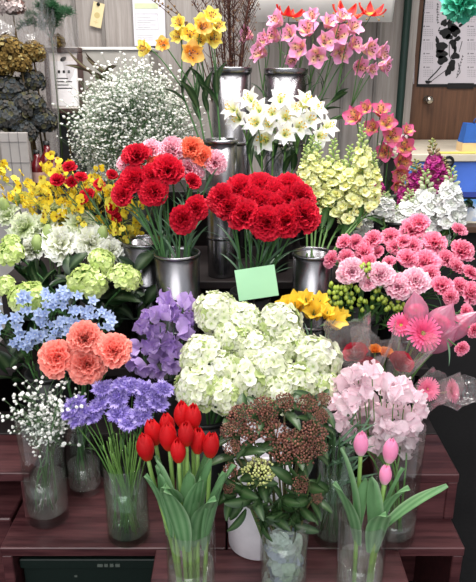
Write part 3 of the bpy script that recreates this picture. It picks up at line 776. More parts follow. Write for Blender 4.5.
lx = [[(225, .38, 0, .8, 4), (250, .40, 2, .7, 2)], [(235, .42, 2, .72, 4)], [(265, .36, 1, 1.0, 4), (225, .42, 2, .8, 3)], [(280, .34, 2, .85, 3), (300, .42, 0, .8, 6)], [(250, .30, 0, .95, 8)], [(100, .4, 2, .7, 2)], [(330, .40, 2, .85, 4)], [(190, .42, 2, .7, 3)], [(300, .34, 1, 1, 6), (320, .4, 2, .8, 3)], [(320, .34, 2, .85, 6), (345, .36, 0, .85, 5)]]
tulips(32, pts, V_RED, T_RED, .056, 'red tulip in the front vase', 'red tulips', 0, ['leftmost of the ten', 'second from left', 'large one left of centre', 'upright one in the middle', 'lowest one in the middle', 'left one of the two topmost', 'right one of the two topmost', 'behind the others at left', 'second from right', 'rightmost of the ten'], lx)
pts = [(361, 443, 26, .95), (390.6, 450, 27, .95), (385.6, 474, 22, .915)]
lx = [[(195, .36, 2, .85, 4), (215, .34, 0, .85, 10), (280, .4, 2, .6, 2)], [(300, .36, 1, .9, 4), (350, .40, 0, .80, 30), (330, .42, 2, .7, 4)], [(270, .32, 1, .9, 6), (235, .36, 2, .75, 4)]]
tulips(33, pts, V_PTU, T_PNK, .054, 'pink tulip in front of the pale pink blossoms', 'pink tulips', 0, ['leftmost', 'topmost at right', 'lowest and smallest'], lx)

# ---- scabiosa
rn = random.Random(41)
SCB = [scabiosa(rn, .025, c(122, 102, 186), c(188, 172, 228)) for _ in range(3)]
pts = [(81, 416, 14), (118, 399, 13), (100, 406, 12), (76, 405, 12), (103, 390, 12), (141, 417, 12), (118, 414, 12), (145, 391, 12), (157, 404, 12), (133, 388, 12), (163, 390, 11), (129, 424, 11), (70, 414, 9), (93, 416, 11), (152, 396, 10), (122, 385, 10), (144, 404, 11)]
heads(42, pts, lambda q: 1.19 - (q[1] - 385) * .0016, V_SCA, 'pincushion_flower', 'flower', 'violet blue pincushion flower over the greenish vase', 'violet pincushion flowers', SCB, .025, ((LF_SMALL, .5, .8),), cam_w=.5, up_w=.75, out=.5, spread=45, r=.0013, scol=G2, per=6, depth=.1, ratio=1.22)

# ---- sprays of several blooms on one stem
def spray(rnd, name, label, cat, group, ves, pts, Y, blooms, rref, r=.0022, scol=G1, out=.6, cam_w=.55, up_w=.3, leaves=(), jy=.03, depth=.2, node=.10, spread=50, bloom_name='bloom', size=1.0, cen=None, sub=None, droop=0, bl_mat=None):
    cx, cy = cluster_center(pts); C = at(cx, cy, Y)
    foot, ctrl = ves.foot(rnd, C)
    root = thing(name, label, cat, foot, group)
    fork = C + Vector((0, .02, -node)); fork = fork + (Vector((ves.c.x, ves.c.y, fork.z)) - fork) * .25
    fork.z = max(fork.z, ves.c.z + ves.h * .7)
    pm = bez(foot, foot + (ctrl - foot) * .8, fork - Vector((0, 0, .05)), fork, 10)
    m = MB(); o = foot
    m.tube([p - o for p in pm], r, r * .8, scol, 6)
    tips = []
    occ = cen or (cx, cy)
    for q in pts:
        tip = at(q[0], q[1], Y + rnd.uniform(-jy, jy)); face = lookup(tip, outward(q, *occ, out, spread), cam_w, up_w, rnd)
        R = q[2] * mpp(tip) * size; tp = tip - face * R * depth; tips.append((tp, face, R))
        bd = min(.03, node * .3)
        m.tube([p - o for p in bez(fork, fork + (tp - fork) * .3 + Vector((0, 0, .01)), tp - face * bd, tp, 7)], r * .6, r * .5, scol, 5)
    ob('stem', m.mesh('stem', M_STEM), root)
    for tp, face, R in tips:
        b = ob(bloom_name, blooms[rnd.randrange(len(blooms))], root, TR(tp - o) @ align(face, rnd.random() * 6) @ SC(R / rref))
        if sub: ob(sub[0], sub[1], b, sub[2])
    for me, t, sc in leaves:
        k = max(1, min(9, int(t * 10))); d = (pm[k + 1] - pm[k - 1]).normalized()
        ob('leaf', me, root, TR(pm[k] - o) @ align(d, rnd.random() * 6) @ SC(sc * rnd.uniform(.8, 1.2)))
    return root
def chunk(rnd, pts, n):
    """split points into n neighbouring bunches (by angle is not needed: sweep left to right)"""
    s = sorted(pts, key=lambda q: q[0]); k = len(s); return [s[i * k // n:(i + 1) * k // n] for i in range(n)]
def sprays(seed, pts, n, Yf, ves, name, cat, label, group, blooms, rref, **kw):
    rnd = random.Random(seed); ch = chunk(rnd, pts, n); cen = cluster_center(pts)
    pl = places([cluster_center(x) for x in ch], max(n, 1) if n <= 9 else 6)
    for i, x in enumerate(ch):
        cx, cy = cluster_center(x)
        spray(rnd, name, (label + ', ' + pl[i]).strip(' ,'), cat, group, ves, x, Yf((cx, cy)) if callable(Yf) else Yf, blooms, rref, cen=cen, **kw)

rn = random.Random(51)
SP_LAV = [sweetpea(rn, .03, c(192, 160, 222), c(228, 208, 242)) for _ in range(3)]
SP_PNK = [sweetpea(rn, .03, c(253, 226, 236), c(255, 250, 251)) for _ in range(4)]
pts = [(168, 302, 10), (186, 304, 9), (160, 316, 10), (183, 330, 10), (155, 331, 10), (142, 327, 8), (160, 358, 10), (144, 367, 9), (135, 349, 8), (168, 344, 10), (171, 364, 9), (150, 345, 10), (176, 316, 9), (176, 350, 8), (158, 372, 8), (148, 315, 6), (134, 362, 8), (190, 318, 7)]
sprays(52, pts, 6, lambda q: 1.375, B_PEA, 'sweet_pea', 'flower', 'lavender sweet pea stem beside the white hydrangeas', 'lavender sweet peas', SP_LAV, .026, node=.07, depth=.4, size=1.5)
pts = [(347, 383, 11), (371, 408, 12), (381, 383, 11), (350, 404, 11), (398, 397, 11), (419, 411, 8), (362, 392, 11), (341, 422, 9), (350, 434, 9), (383, 414, 11), (397, 412, 11), (409, 438, 9), (396, 430, 10), (403, 450, 8), (370, 429, 10), (411, 424, 9), (376, 444, 9), (356, 374, 9), (389, 392, 10), (372, 372, 9), (410, 396, 8), (358, 418, 10), (337, 404, 8), (384, 428, 10), (366, 382, 10), (402, 384, 8), (340, 390, 8), (390, 442, 9), (364, 440, 9), (350, 420, 9), (418, 398, 7), (414, 412, 8)]
sprays(53, pts, 8, lambda q: 1.16, V_STK, 'sweet_pea', 'flower', 'pale pink sweet pea stem above the pink tulips', 'pale pink sweet peas', SP_PNK, .026, node=.08, depth=.4, scol=G2, out=.7, jy=.045, size=1.5)

# ---- light blue stars
rn = random.Random(61)
def bluestar(r, col, col2):
    m = MB()
    for i in range(5): petal(m, r, r * .30, 55, 85, lambda u, v: mix(col2, col, min(1, v * 1.6)), 2 * PI * i / 5, None, LANCE, 2, 4, 0, 1, 0, .2)
    for i in range(5): petal(m, r * .55, r * .22, 30, 60, mix(col, col2, .5), 2 * PI * (i + .5) / 5, None, LANCE, 2, 3, 0, 1, 0, .2)
    m.ball((0, 0, r * .1), r * .14, c(236, 236, 226), 5, 4); return m.mesh('star_bloom', M_PETAL)
BST = [bluestar(.012, c(172, 190, 228), c(146, 166, 214)), bluestar(.012, c(188, 204, 236), c(154, 174, 220))]
rnd = random.Random(62)
groups = [((53, 297), 7), ((30, 305), 6), ((48, 312), 7), ((46, 325), 6), ((64, 320), 7), ((8, 322), 7), ((20, 342), 7), ((101, 320), 7), ((38, 336), 5), ((60, 334), 4), ((81, 314), 4), ((68, 303), 5), ((92, 308), 4), ((4, 310), 3)]
pl = places([g[0] for g in groups], 5)
for i, (g, n) in enumerate(groups):
    q = [(g[0] + rnd.uniform(-11, 11), g[1] + rnd.uniform(-10, 10), rnd.uniform(5.2, 7.2)) for _ in range(n + 1)]
    spray(rnd, 'blue_star_flower', 'light blue star flower stem beside the coral carnations, ' + pl[i], 'flower', 'light blue star flowers', B_BLU, q, 1.36, BST, .0118, r=.0015, node=.06, depth=0, leaves=((LF_SMALL, .8, 1), (LF_SMALL, .6, 1)), jy=.02, cam_w=.7)

# ---- alstroemerias and lilies
rn = random.Random(71)
ST_ = stamens(rn, .035, (c(226, 180, 170), c(130, 90, 70))); ST_L = stamens(rn, .04, (c(226, 230, 160), c(232, 196, 70)))
A_PNK = [starflower(rn, .035, c(234, 148, 204), c(250, 226, 214), c(150, 50, 90), 6, .40, 56, .40, None, c(250, 214, 226), 14, c(252, 236, 160)) for _ in range(3)]
A_DPK = [starflower(rn, .035, c(216, 88, 146), c(246, 206, 140), c(140, 36, 60), 6, .40, 56, .40, None, None, 14, c(250, 222, 110)) for _ in range(2)]
A_YEL = [starflower(rn, .035, c(250, 234, 116), c(236, 226, 130), c(160, 100, 40), 6, .40, 54, .42, None, c(236, 240, 150), 12, c(250, 206, 70)) for _ in range(2)]
A_ORG = [starflower(rn, .035, c(252, 206, 112), c(252, 222, 130), c(170, 90, 40), 6, .40, 56, .42, None, c(252, 226, 130), 12, c(250, 186, 60))]
LIL = [starflower(rn, .04, c(252, 252, 250), c(240, 240, 150), None, 6, .45, 66, .33, None, None, 26) for _ in range(3)]
FRE = [starflower(rn, .03, c(250, 216, 76), c(228, 196, 70), None, 6, .7, 40, .44, None, None, 8) for _ in range(2)]
pts = [(246, 35, 11), (259, 52, 13), (276, 20, 12), (273, 36, 12), (299, 48, 13), (307, 29, 13), (317, 56, 13), (339, 35, 13), (341, 53, 13), (360, 67, 12), (370, 49, 13), (383, 53, 12), (354, 27, 12), (329, 22, 11), (386, 66, 11), (289, 34, 11), (326, 41, 12), (355, 44, 11), (264, 40, 11), (292, 60, 9), (372, 70, 9), (312, 16, 10), (343, 16, 10)]
sprays(72, pts, 7, 1.93, B_PNK, 'alstroemeria', 'flower', 'pink speckled lily stem at the top', 'pink speckled lilies at the top', A_PNK, .036, scol=c(84, 122, 70), leaves=((LF_DARK[0], .8, .7), (LF_DARK[0], .9, .6), (LF_DARK[0], .65, .7)), out=.9, cam_w=.75, up_w=.25, r=.003, node=.13, jy=.04, size=1.25, sub=('stamens', ST_, None))
pts = [(354, 117, 13), (392, 136, 12), (405, 147, 12), (381, 110, 11), (387, 123, 11), (400, 174, 11), (385, 152, 11), (402, 162, 12), (372, 128, 10), (398, 186, 9), (366, 108, 9), (408, 130, 8)]
sprays(73, pts, 4, 1.85, B_ALS, 'alstroemeria', 'flower', 'deep pink lily stem with yellow throat behind snapdragons', 'deep pink yellow throated lilies', A_DPK, .036, leaves=((LF_DARK[0], .8, .8), (LF_DARK[0], .9, .8), (LF_DARK[0], .95, .8)), out=.6, cam_w=.8, up_w=.2, r=.003, node=.12, size=1.3, sub=('stamens', ST_, None))
pts = [(202, 25, 12), (211, 16, 11), (190, 34, 11), (179, 23, 9), (213, 38, 11), (144, 48, 10), (178, 36, 9), (218, 26, 9), (200, 40, 9)]
sprays(74, pts, 3, 1.80, B_YEL, 'alstroemeria', 'flower', 'yellow lily stem above the tall ribbed bucket', 'yellow lilies', A_YEL, .036, leaves=((LF_DARK[0], .8, .8), (LF_DARK[0], .9, .8), (LF_DARK[0], .7, .8)), out=.9, cam_w=.7, up_w=.2, r=.003, node=.13, size=1.3, sub=('stamens', ST_, None))
pts = [(192, 53, 14), (163, 44, 9), (203, 27, 10)]
sprays(75, pts, 1, 1.77, B_YEL, 'alstroemeria', 'flower', 'apricot yellow lily stem in front of the yellow ones', None, A_ORG, .036, leaves=((LF_DARK[0], .8, .9), (LF_DARK[0], .9, .9), (LF_DARK[0], .7, .9), (LF_DARK[0], .95, .9)), out=.7, cam_w=.8, up_w=.1, r=.003, node=.13, size=1.25, sub=('stamens', ST_, None))
pts = [(230, 108, 12), (248, 98, 12), (236, 118, 12), (254, 122, 13), (257, 108, 12), (263, 139, 15), (281, 98, 12), (272, 112, 12), (287, 116, 13), (307, 99, 13), (301, 126, 13), (286, 133, 12), (318, 107, 12), (311, 119, 12), (330, 126, 11), (322, 136, 11), (296, 108, 11), (268, 124, 11)]
sprays(76, pts, 6, 1.77, B_LIL, 'white_lily', 'lily', 'white star shaped lily stem above the red carnations', 'white star lilies', LIL, .042, scol=G2, leaves=((LF_DARK[0], .9, .9), (LF_DARK[0], .8, .9), (LF_DARK[0], .7, .9)), out=.7, cam_w=.75, up_w=.35, r=.003, node=.09, size=1.36, sub=('stamens', ST_L, None))
pts = [(294, 299, 13), (314, 308, 13), (338, 317, 13), (305, 296, 10), (321, 297, 10), (283, 303, 9), (328, 309, 9), (345, 312, 7)]
sprays(77, pts, 3, 1.385, B_FRE, 'freesia', 'flower', 'golden yellow freesia stem behind the white hydrangeas', 'yellow freesias', FRE, .026, scol=G1, leaves=((LF_SLIM, .6, .8),), out=.6, cam_w=.6, up_w=.6, node=.06, depth=.3, size=1.35)

# ---- gloriosa
rn = random.Random(81)
def gloriosa(R):
    m = MB()
    for i in range(6): petal(m, R, R * .24, 105, 10, lambda u, v: mix(c(240, 190, 70), mix(c(206, 30, 40), c(236, 150, 80), max(0, abs(u - .5) * 2 - .8) * 2), min(1, v * 3.5)), 2 * PI * i / 6, None, LANCE, 4, 9, R * .07, 3, rn.random() * 6, .1)
    for i in range(6):
        a = 2 * PI * (i + .5) / 6; q = Vector((math.cos(a) * R * .7, math.sin(a) * R * .7, -R * .1)); m.tube([(0, 0, 0), q * .5, q], R * .015, R * .012, c(210, 190, 110), 4); m.ball(q, R * .05, c(190, 140, 60), 5, 4)
    return m.mesh('flame_bloom', M_PETAL)
GLO = [gloriosa(.04), gloriosa(.04)]
rnd = random.Random(82)
for i, q in enumerate([(290, 12, 19), (348, 12, 21), (372, 10, 18)]):
    spray(rnd, 'flame_lily', 'red flame lily with yellow edges at the top, ' + ['leftmost', 'second from left', 'rightmost'][i], 'flower', 'flame lilies', B_PNK, [q], 1.98, GLO, .04, out=.2, up_w=.8, cam_w=.15, leaves=((LF_MID, .8, 1),), node=.1)

# ---- spikes
rn = random.Random(91)
SNA = [spike(rn, .20, .027, c(244, 246, 196), c(160, 184, 104), 'snap') for _ in range(3)]
STW = [spike(rn, .16, .032, c(246, 246, 246), c(160, 180, 110)) for _ in range(3)]
STM = [spike(rn, .16, .030, c(176, 40, 132), c(150, 160, 90)) for _ in range(2)]
def spikes(seed, pts, Y, ves, name, label, group, meshes, L, Rw, leaves, jy=.03, per=5, place=None):
    rnd = random.Random(seed); pl = place or places([(q[0], q[1]) for q in pts], per)
    for i, (x0, y0, x1, y1, w) in enumerate(pts):
        Yq = Y + rnd.uniform(-jy, jy)
        top = at(x0, y0, Yq + .01); bot = at(x1, y1, Yq - .01); ax = top - bot
        foot, ctrl = ves.foot(rnd, bot)
        if ctrl.z > bot.z - .02: ctrl.z = max(foot.z + .05, bot.z - .03)
        root = thing(name, label + ', ' + pl[i], 'flower', foot, group)
        pp = stem_obj(root, foot, ctrl, bot, ax.normalized(), .003, .0025, c(110, 146, 84), bend=.03)
        ob('flower_spike', meshes[i % len(meshes)], root, TR(bot - foot) @ align(ax, rnd.random() * 6) @ SC((w * mpp(bot) / Rw, w * mpp(bot) / Rw, ax.length / L)))
        for me, t, sc in leaves:
            k = int(t * 11); d = (pp[k + 1] - pp[k]).normalized(); ob('leaf', me, root, TR(pp[k] - foot) @ align(d, rnd.random() * 6) @ SC(sc * rnd.uniform(.8, 1.2)))
pts = [(306, 146, 306, 212, 11), (318, 142, 317, 212, 12), (334, 140, 331, 214, 13), (350, 146, 349, 224, 13), (362, 124, 363, 208, 11), (374, 152, 370, 206, 10), (344, 160, 342, 216, 12), (328, 160, 325, 208, 11), (312, 136, 311, 196, 10), (357, 160, 356, 214, 11)]
spikes(92, pts, 1.68, B_SNA, 'snapdragon', 'pale yellow snapdragon spike', 'pale yellow snapdragons', SNA, .20, .027, ((LF_MID, .95, .7), (LF_MID, .8, .8), (LF_MID, .7, .8), (LF_MID, .88, .8)))
pts = [(362, 185, 360, 240, 14), (386, 192, 384, 218, 12), (426, 172, 424, 242, 15), (452, 168, 447, 228, 14), (410, 190, 406, 236, 14), (440, 178, 437, 240, 15), (396, 205, 394, 240, 13), (458, 196, 455, 224, 12)]
spikes(93, pts, 1.72, B_STO, 'white_stock', 'white stock spike with double blossoms', 'white stocks', STW, .16, .032, ((LF_MID, .9, 1), (LF_MID, .75, 1)))
pts = [(432, 140, 438, 196, 12), (416, 160, 418, 205, 12), (376, 172, 378, 205, 9), (443, 158, 444, 200, 11), (404, 176, 406, 215, 9)]
spikes(94, pts, 1.77, B_STO, 'magenta_stock', 'magenta stock spike behind the white ones', 'magenta stocks', STM, .16, .030, ((LF_MID, .9, 1),))
# ---- baby's breath: fine branching stems tipped with tiny white blossoms
rn = random.Random(101)
def gyp(rnd, L, W, n, r, name='tiny_blossoms', zlo=.35):
    """a branching spray along +Z: returns (twigs mesh, blossoms mesh)"""
    tw, fl = MB(), MB(); col = c(96, 128, 88)
    tw.tube([(0, 0, 0), (0, 0, L * .5), (0, 0, L * .75)], .0016, .0008, col, 5)
    for i in range(n):
        t = (i + .5) / n; z0 = L * (.1 + .6 * t); a = i * 2.4
        rr = W * math.sqrt(rnd.random()); zt = L * (zlo + (1 - zlo) * rnd.random() ** .8) 
        p = Vector((rr * math.cos(a), rr * math.sin(a), zt)); s = Vector((0, 0, min(z0, zt * .75)))
        mid = s + (p - s) * .55 + Vector((0, 0, -.006))
        tw.tube([s, mid, p], .0006, .0004, col, 3, cap=False)
        for _ in range(3):
            q = mid + Vector((rnd.uniform(-1, 1), rnd.uniform(-1, 1), rnd.uniform(.1, 1))).normalized() * rnd.uniform(.01, .03)
            tw.tube([mid, q], .0005, .0003, col, 3, cap=False); blossom(fl, rnd, q, r * rnd.uniform(.55, 1))
        blossom(fl, rnd, p, r * rnd.uniform(.8, 1.15))
    return tw.mesh('twigs', M_STEM), fl.mesh('tiny_blossoms', M_PETAL)
def blossom(fl, rnd, p, r):
    col = jit(c(246, 246, 242), rnd, .04)
    M = TR(p) @ align((rnd.uniform(-.6, .6), rnd.uniform(-1, .2), 1), rnd.random() * 6)
    fl.ball((0, 0, 0), r, col, 6, 4, M, .75)
    for i in range(4): petal(fl, r * 1.2, r * .7, 40, 95, col, i * 1.57, M, ROUND, 2, 2)
GYP = [gyp(rn, .26, .085, 72, .0041, zlo=.25) for _ in range(3)]
def gyps(seed, pts, Y, ves, label, group, L, W, jy, per, meshes):
    """each point is the top of one branching stem: (px, py, scale, lean px)"""
    rnd = random.Random(seed); pl = places([(q[0], q[1]) for q in pts], per)
    for i, (px, py, sc, lean) in enumerate(pts):
        top = at(px, py, Y + rnd.uniform(-jy, jy)); foot, ctrl = ves.foot(rnd, top)
        ax = Vector((lean, rnd.uniform(-.2, .1), 1)).normalized()
        bot = top - ax * L * sc
        root = thing('babys_breath', label + ', ' + pl[i], 'flower', foot, group)
        if bot.z < ctrl.z + .02: ctrl = Vector((ctrl.x, ctrl.y, max(foot.z + .03, bot.z - .05)))
        stem_obj(root, foot, ctrl, bot, ax, .0018, .0015, c(96, 128, 88), 10, bend=.02)
        tw, fl = meshes[i % len(meshes)]
        M = TR(bot - foot) @ align(ax, rnd.random() * 6) @ SC(sc)
        t = ob('twigs', tw, root, M); ob('tiny_blossoms', fl, root, M)['kind'] = 'stuff'
pts = [(76, 84, 1, -.5), (92, 70, 1, -.35), (112, 58, 1, -.15), (130, 52, 1, 0), (150, 56, 1, .15), (168, 66, 1, .25), (186, 80, 1, .4), (104, 84, 1, -.2), (128, 80, 1, 0), (152, 84, 1, .15), (172, 96, 1, .3), (84, 104, .9, -.4), (112, 106, .95, -.15), (140, 106, .95, .05), (74, 112, .8, -.6), (190, 104, .85, .4), (160, 118, .9, .1), (96, 126, .8, -.2), (122, 124, .8, 0), (72, 128, .7, -.5), (182, 122, .75, .3), (142, 130, .75, .1)]
gyps(102, pts, 1.93, B_GYP, "stem of baby's breath in the big white cloud", "baby's breath in the big cloud", .26, .085, .05, 6, GYP)
rn = random.Random(103)
GYS = [gyp(rn, .15, .072, 11, .0040, zlo=.1) for _ in range(2)]
pts = [(18, 382, 1, -.5), (40, 372, 1, -.1), (62, 385, 1, .3), (28, 395, .9, -.25), (6, 398, .9, -.7), (54, 400, .8, .15), (64, 412, .7, .5), (40, 420, .6, .1), (20, 416, .7, -.5), (76, 394, .8, .6)]
gyps(104, pts, 1.18, V_GYP, "stem of baby's breath over the far left vase", "baby's breath in the left vase", .15, .055, .03, 6, GYS)

# ---- yellow oncidium sprays
rn = random.Random(111)
def oncidium(rnd, L, n):
    tw, fl = MB(), []; col = c(150, 160, 70)
    line = [Vector((0, 0, 0)), Vector((.01, 0, L * .35)), Vector((.03, 0, L * .7)), Vector((.07, 0, L))]
    tw.tube(bez(*line, 10), .0016, .0007, col, 5)
    P = bez(*line, 20)
    for i in range(n):
        s = P[3 + int(rnd.random() * 17)]; a = i * 2.4; d = Vector((math.cos(a), math.sin(a), .4)).normalized()
        p = s + d * rnd.uniform(.012, .045); tw.tube([s, (s + p) / 2 + Vector((0, 0, .004)), p], .0006, .0005, col, 3, cap=False)
        fl.append(TR(p) @ align((d.x, d.y - .5, .1), rnd.random() * 6) @ SC(rnd.uniform(.75, 1.1)))
    return tw.mesh('twigs', M_STEM), fl
def onc_floret(rnd):
    fl = MB(); y = jit(mix(c(250, 218, 40), c(244, 230, 96), rnd.random()), rnd, .06); r = .0155
    for q in (-.55, .55): petal(fl, r, r * .62, 60, 88, y, q, None, ROUND, 3, 3, r * .12, 3, 0)
    for q in range(5): petal(fl, r * .55, r * .2, 70, 95, mix(y, c(150, 100, 30), .35), PI - 1.4 + q * .7, None, LANCE, 2, 3)
    fl.ball((0, 0, r * .1), r * .16, c(150, 80, 30), 5, 4)
    return fl.mesh('floret', M_PETAL)
ONF = [onc_floret(rn) for _ in range(4)]
ONC = [oncidium(rn, .22, 32) for _ in range(3)]
rnd = random.Random(112)
pts = [(20, 178, -.8), (38, 184, -.6), (58, 190, -.4), (78, 186, -.2), (100, 196, 0), (112, 188, .1), (128, 208, .2), (66, 204, -.3), (90, 208, -.1), (140, 222, .25), (48, 198, -.5)]
pl = places([(q[0], q[1]) for q in pts], 6)
for i, (px, py, lean) in enumerate(pts):
    top = at(px, py, 1.66 + rnd.uniform(-.02, .02)); ax = Vector((lean * .8, -.1, 1)).normalized(); bot = top - ax * .17
    foot, ctrl = B_ONC.foot(rnd, bot)
    root = thing('dancing_orchid', 'spray of small yellow orchids behind the white blooms, ' + pl[i], 'flower', foot, 'yellow orchid sprays')
    stem_obj(root, foot, ctrl, bot, ax, .002, .0016, c(150, 160, 70), bend=.03)
    M = TR(bot - foot) @ align(ax, 0) @ RZ(rnd.random() * 6); tw, fl = ONC[i % 3]
    ob('twigs', tw, root, M)
    for k, Q in enumerate(fl): ob('floret', ONF[k % 4], root, M @ Q)

# ---- hypericum berries
rn = random.Random(121)
def berry(r):
    m = MB()
    m.grid(lambda u, v: Vector((r * math.sin(PI * (.02 + .96 * v)) ** .8 * (1 - .25 * v) * math.cos(2 * PI * u), r * math.sin(PI * (.02 + .96 * v)) ** .8 * (1 - .25 * v) * math.sin(2 * PI * u), r * 2.3 * v)), 10, 7, lambda u, v: mix(c(130, 160, 52), c(176, 196, 84), v), 0, None, True)
    for i in range(5): petal(m, r * 1.0, r * .4, 70, 40, c(96, 130, 60), 2 * PI * i / 5, None, LANCE, 2, 3)
    m.tube([(0, 0, r * 2.2), (0, 0, r * 2.7)], r * .12, r * .04, c(110, 120, 60), 4)
    return m.mesh('berry', M_BERRY)
BER = [berry(.0044), berry(.0048)]
rnd = random.Random(122)
groups = [(337, 288), (346, 302), (362, 274), (377, 296), (366, 308), (390, 304), (352, 286), (382, 283), (334, 300), (396, 312)]
pl = places(groups, 5)
for i, g in enumerate(groups):
    q = [(g[0] + rnd.uniform(-8, 8), g[1] + rnd.uniform(-8, 7), 2.7) for _ in range(9)]
    spray(rnd, 'berry_sprig', 'sprig of green berries under the pink carnations, ' + pl[i], 'foliage', 'green berry sprigs', B_HYP, q, 1.44, BER, .0052, r=.0014, scol=G1, out=.5, cam_w=.2, up_w=.9, leaves=((LF_MID, .95, .6), (LF_MID, .85, .6), (LF_MID, .75, .7)), jy=.012, depth=.5, node=.045, bloom_name='berry', size=1.1)

# ---- skimmia: brown bud clusters and glossy leaves
rn = random.Random(131)
def skimmia(rnd, R, cols, n=90):
    m = MB()
    for j in range(9):
        d = Vector((math.cos(j * 2.4) * (j / 9) ** .5, math.sin(j * 2.4) * (j / 9) ** .5, .75)).normalized()
        m.tube([(0, 0, -R * .9), d * R * .5 + Vector((0, 0, -R * .3)), d * R * .9 * Vector((1, 1, .7)).length / 1.6], R * .035, R * .02, c(120, 100, 70), 4)
    for d in fib(n, -.05):
        lump = .78 + .3 * noise.noise(d * 3.1 + Vector((rnd.random() * .2, 3, 1)))
        p = Vector((d.x, d.y, d.z * .62)) * R * lump * rnd.uniform(.85, 1.1)
        m.ball(p, R * rnd.uniform(.06, .095), jit(mix(cols[0], cols[1], rnd.random()), rnd, .15), 6, 4)
    return m.mesh('bud_cluster', M_BERRY)
SK_B = [skimmia(rn, .03, (c(94, 54, 48), c(150, 98, 82))) for _ in range(3)]
SK_G = [skimmia(rn, .035, (c(176, 182, 112), c(212, 214, 150)), 130)]
LF_SK = leafmesh(.056, .0095, c(30, 54, 28), c(62, 94, 48), 50, .25, shape=OVAL)
rnd = random.Random(132)
pts = [(240, 412, 15), (262, 404, 14), (286, 400, 13), (308, 402, 13), (325, 398, 9), (250, 430, 16), (274, 430, 17), (296, 438, 18), (316, 428, 16), (228, 428, 12), (283, 450, 16), (305, 452, 15), (320, 446, 12), (232, 446, 11), (230, 470, 10), (228, 486, 9), (258, 470, 19), (302, 484, 11), (318, 497, 8), (268, 414, 12), (322, 414, 11)]
pl = places(pts, 4)
for i, q in enumerate(pts):
    Y = 1.04 - (q[1] - 400) * .0011; tip = at(q[0], q[1], Y); green = q[:2] == (258, 470)
    face = lookup(tip, outward(q, 275, 450, .5, 50), .6, .6, rnd); R = q[2] * mpp(tip)
    foot, ctrl = V_SKI.foot(rnd, tip)
    root = thing('skimmia', 'creamy green bud cluster in front of the brown ones' if green else 'sprig of brown maroon buds in the front vase, ' + pl[i], 'foliage', foot, None if green else 'brown budded sprigs')
    tp = tip - face * R * .3
    pp = stem_obj(root, foot, ctrl, tp, face, .0022, .0018, c(96, 92, 60), bend=.03)
    ob('bud_cluster', SK_G[0] if green else SK_B[i % 3], root, TR(tp - foot) @ align(face, rnd.random() * 6) @ SC(R / (.035 if green else .03)))
    for k in range(3):
        d = (face + Vector((0, 0, -.3))).normalized()
        ob('leaf', LF_SK, root, TR(tp - foot - face * .024) @ align(face, k * 2.1 + rnd.random()) @ Matrix.Rotation(R_(35), 4, 'Y') @ SC(rnd.uniform(.75, 1.15)))
# leafy skirt of the same sprigs above the rim
pts = [(246, 492), (262, 500), (282, 496), (300, 500), (272, 508), (254, 484), (310, 480), (292, 508), (240, 478)]
pl = places(pts, 5)
for i, q in enumerate(pts):
    tip = at(q[0], q[1], .95); foot, ctrl = V_SKI.foot(rnd, tip); ctrl.z = foot.z + .12
    root = thing('leafy_sprig', 'glossy dark green leaves above the front vase rim, ' + pl[i], 'foliage', foot, 'glossy leaf sprigs')
    pp = stem_obj(root, foot, ctrl, tip, Vector((0, 0, 1)), .002, .0014, c(80, 100, 56), bend=.02)
    for k in range(7):
        d = Vector((rnd.uniform(-1, 1), rnd.uniform(-1, .3), rnd.uniform(-.5, .7))).normalized()
        ob('leaf', LF_SK, root, TR(tip - foot - Vector((0, 0, .006 * k))) @ align(d, rnd.random() * 6) @ SC(rnd.uniform(.7, 1.05)))
# pale blue hydrangea heads sunk in the front vase
rn = random.Random(141)
H_BLUE = mophead(rn, .03, 60, .012, (c(206, 218, 214), c(178, 200, 176), c(190, 200, 222)), -.9, 1.0, core=c(140, 160, 136))
for i, (z, x, y) in enumerate(((.035, -.004, 0), (.083, .003, -.002), (.13, -.002, 0))):
    if V_SKI.c.z + z + .03 > V_SKI.c.z + V_SKI.h: break
    root = thing('blue_hydrangea', 'pale blue blossom head inside the front vase, ' + ['lowest', 'in the middle', 'just under the rim'][i], 'hydrangea', (V_SKI.c.x + x, V_SKI.c.y + y, V_SKI.c.z + z), 'pale blue heads in the vase')
    ob('flower_head', H_BLUE, root, RZ(i) @ SC((V_SKI.r - .006) / .0345)); m = MB(); m.tube([(0, 0, -.03), (0, 0, 0)], .002, .002, G1); ob('stem', m.mesh('stem', M_STEM), root)

# ---- thin stems filling the scabiosa vase and the green vase
def fillers(seed, ves, n, label, group, col, lo, hi, spread=.02, leaf=None):
    rnd = random.Random(seed)
    for i in range(n):
        a = 2.4 * i; q = ves.r * .75
        foot = ves.c + Vector((math.cos(a) * q * rnd.random(), math.sin(a) * q * rnd.random(), .006))
        top = ves.c + Vector((-math.cos(a) * q * rnd.uniform(.4, 1), -math.sin(a) * q * .8, ves.h)) + Vector((rnd.uniform(-spread, spread), rnd.uniform(-spread, spread), rnd.uniform(lo, hi)))
        root = thing('green_stem', label, 'stem', foot, group)
        stem_obj(root, foot, foot + (top - foot) * .4, top, Vector((0, 0, 1)), .0017, .0014, jit(col, rnd, .2), 8, bend=.01)
        if leaf:
            for t in (.45, .7, .9): ob('leaf', leaf, root, TR((top - foot) * t) @ align((rnd.uniform(-1, 1), rnd.uniform(-1, .2), 1), 0) @ SC(rnd.uniform(.6, .9)))
fillers(151, V_SCA, 22, 'thin bare green stem among many in the greenish vase', 'bare stems in the greenish vase', c(112, 150, 76), .02, .07, .03)
fillers(152, V_DRK, 14, 'dark leafy stem among others in the half hidden green vase', 'leafy stems in the half hidden vase', c(70, 104, 62), .0, .04, .02, LF_SLIM)
fillers(153, V_COR, 5, 'dark green stem among others in the shouldered jar', 'stems in the shouldered jar', c(60, 84, 54), .08, .12, .02)

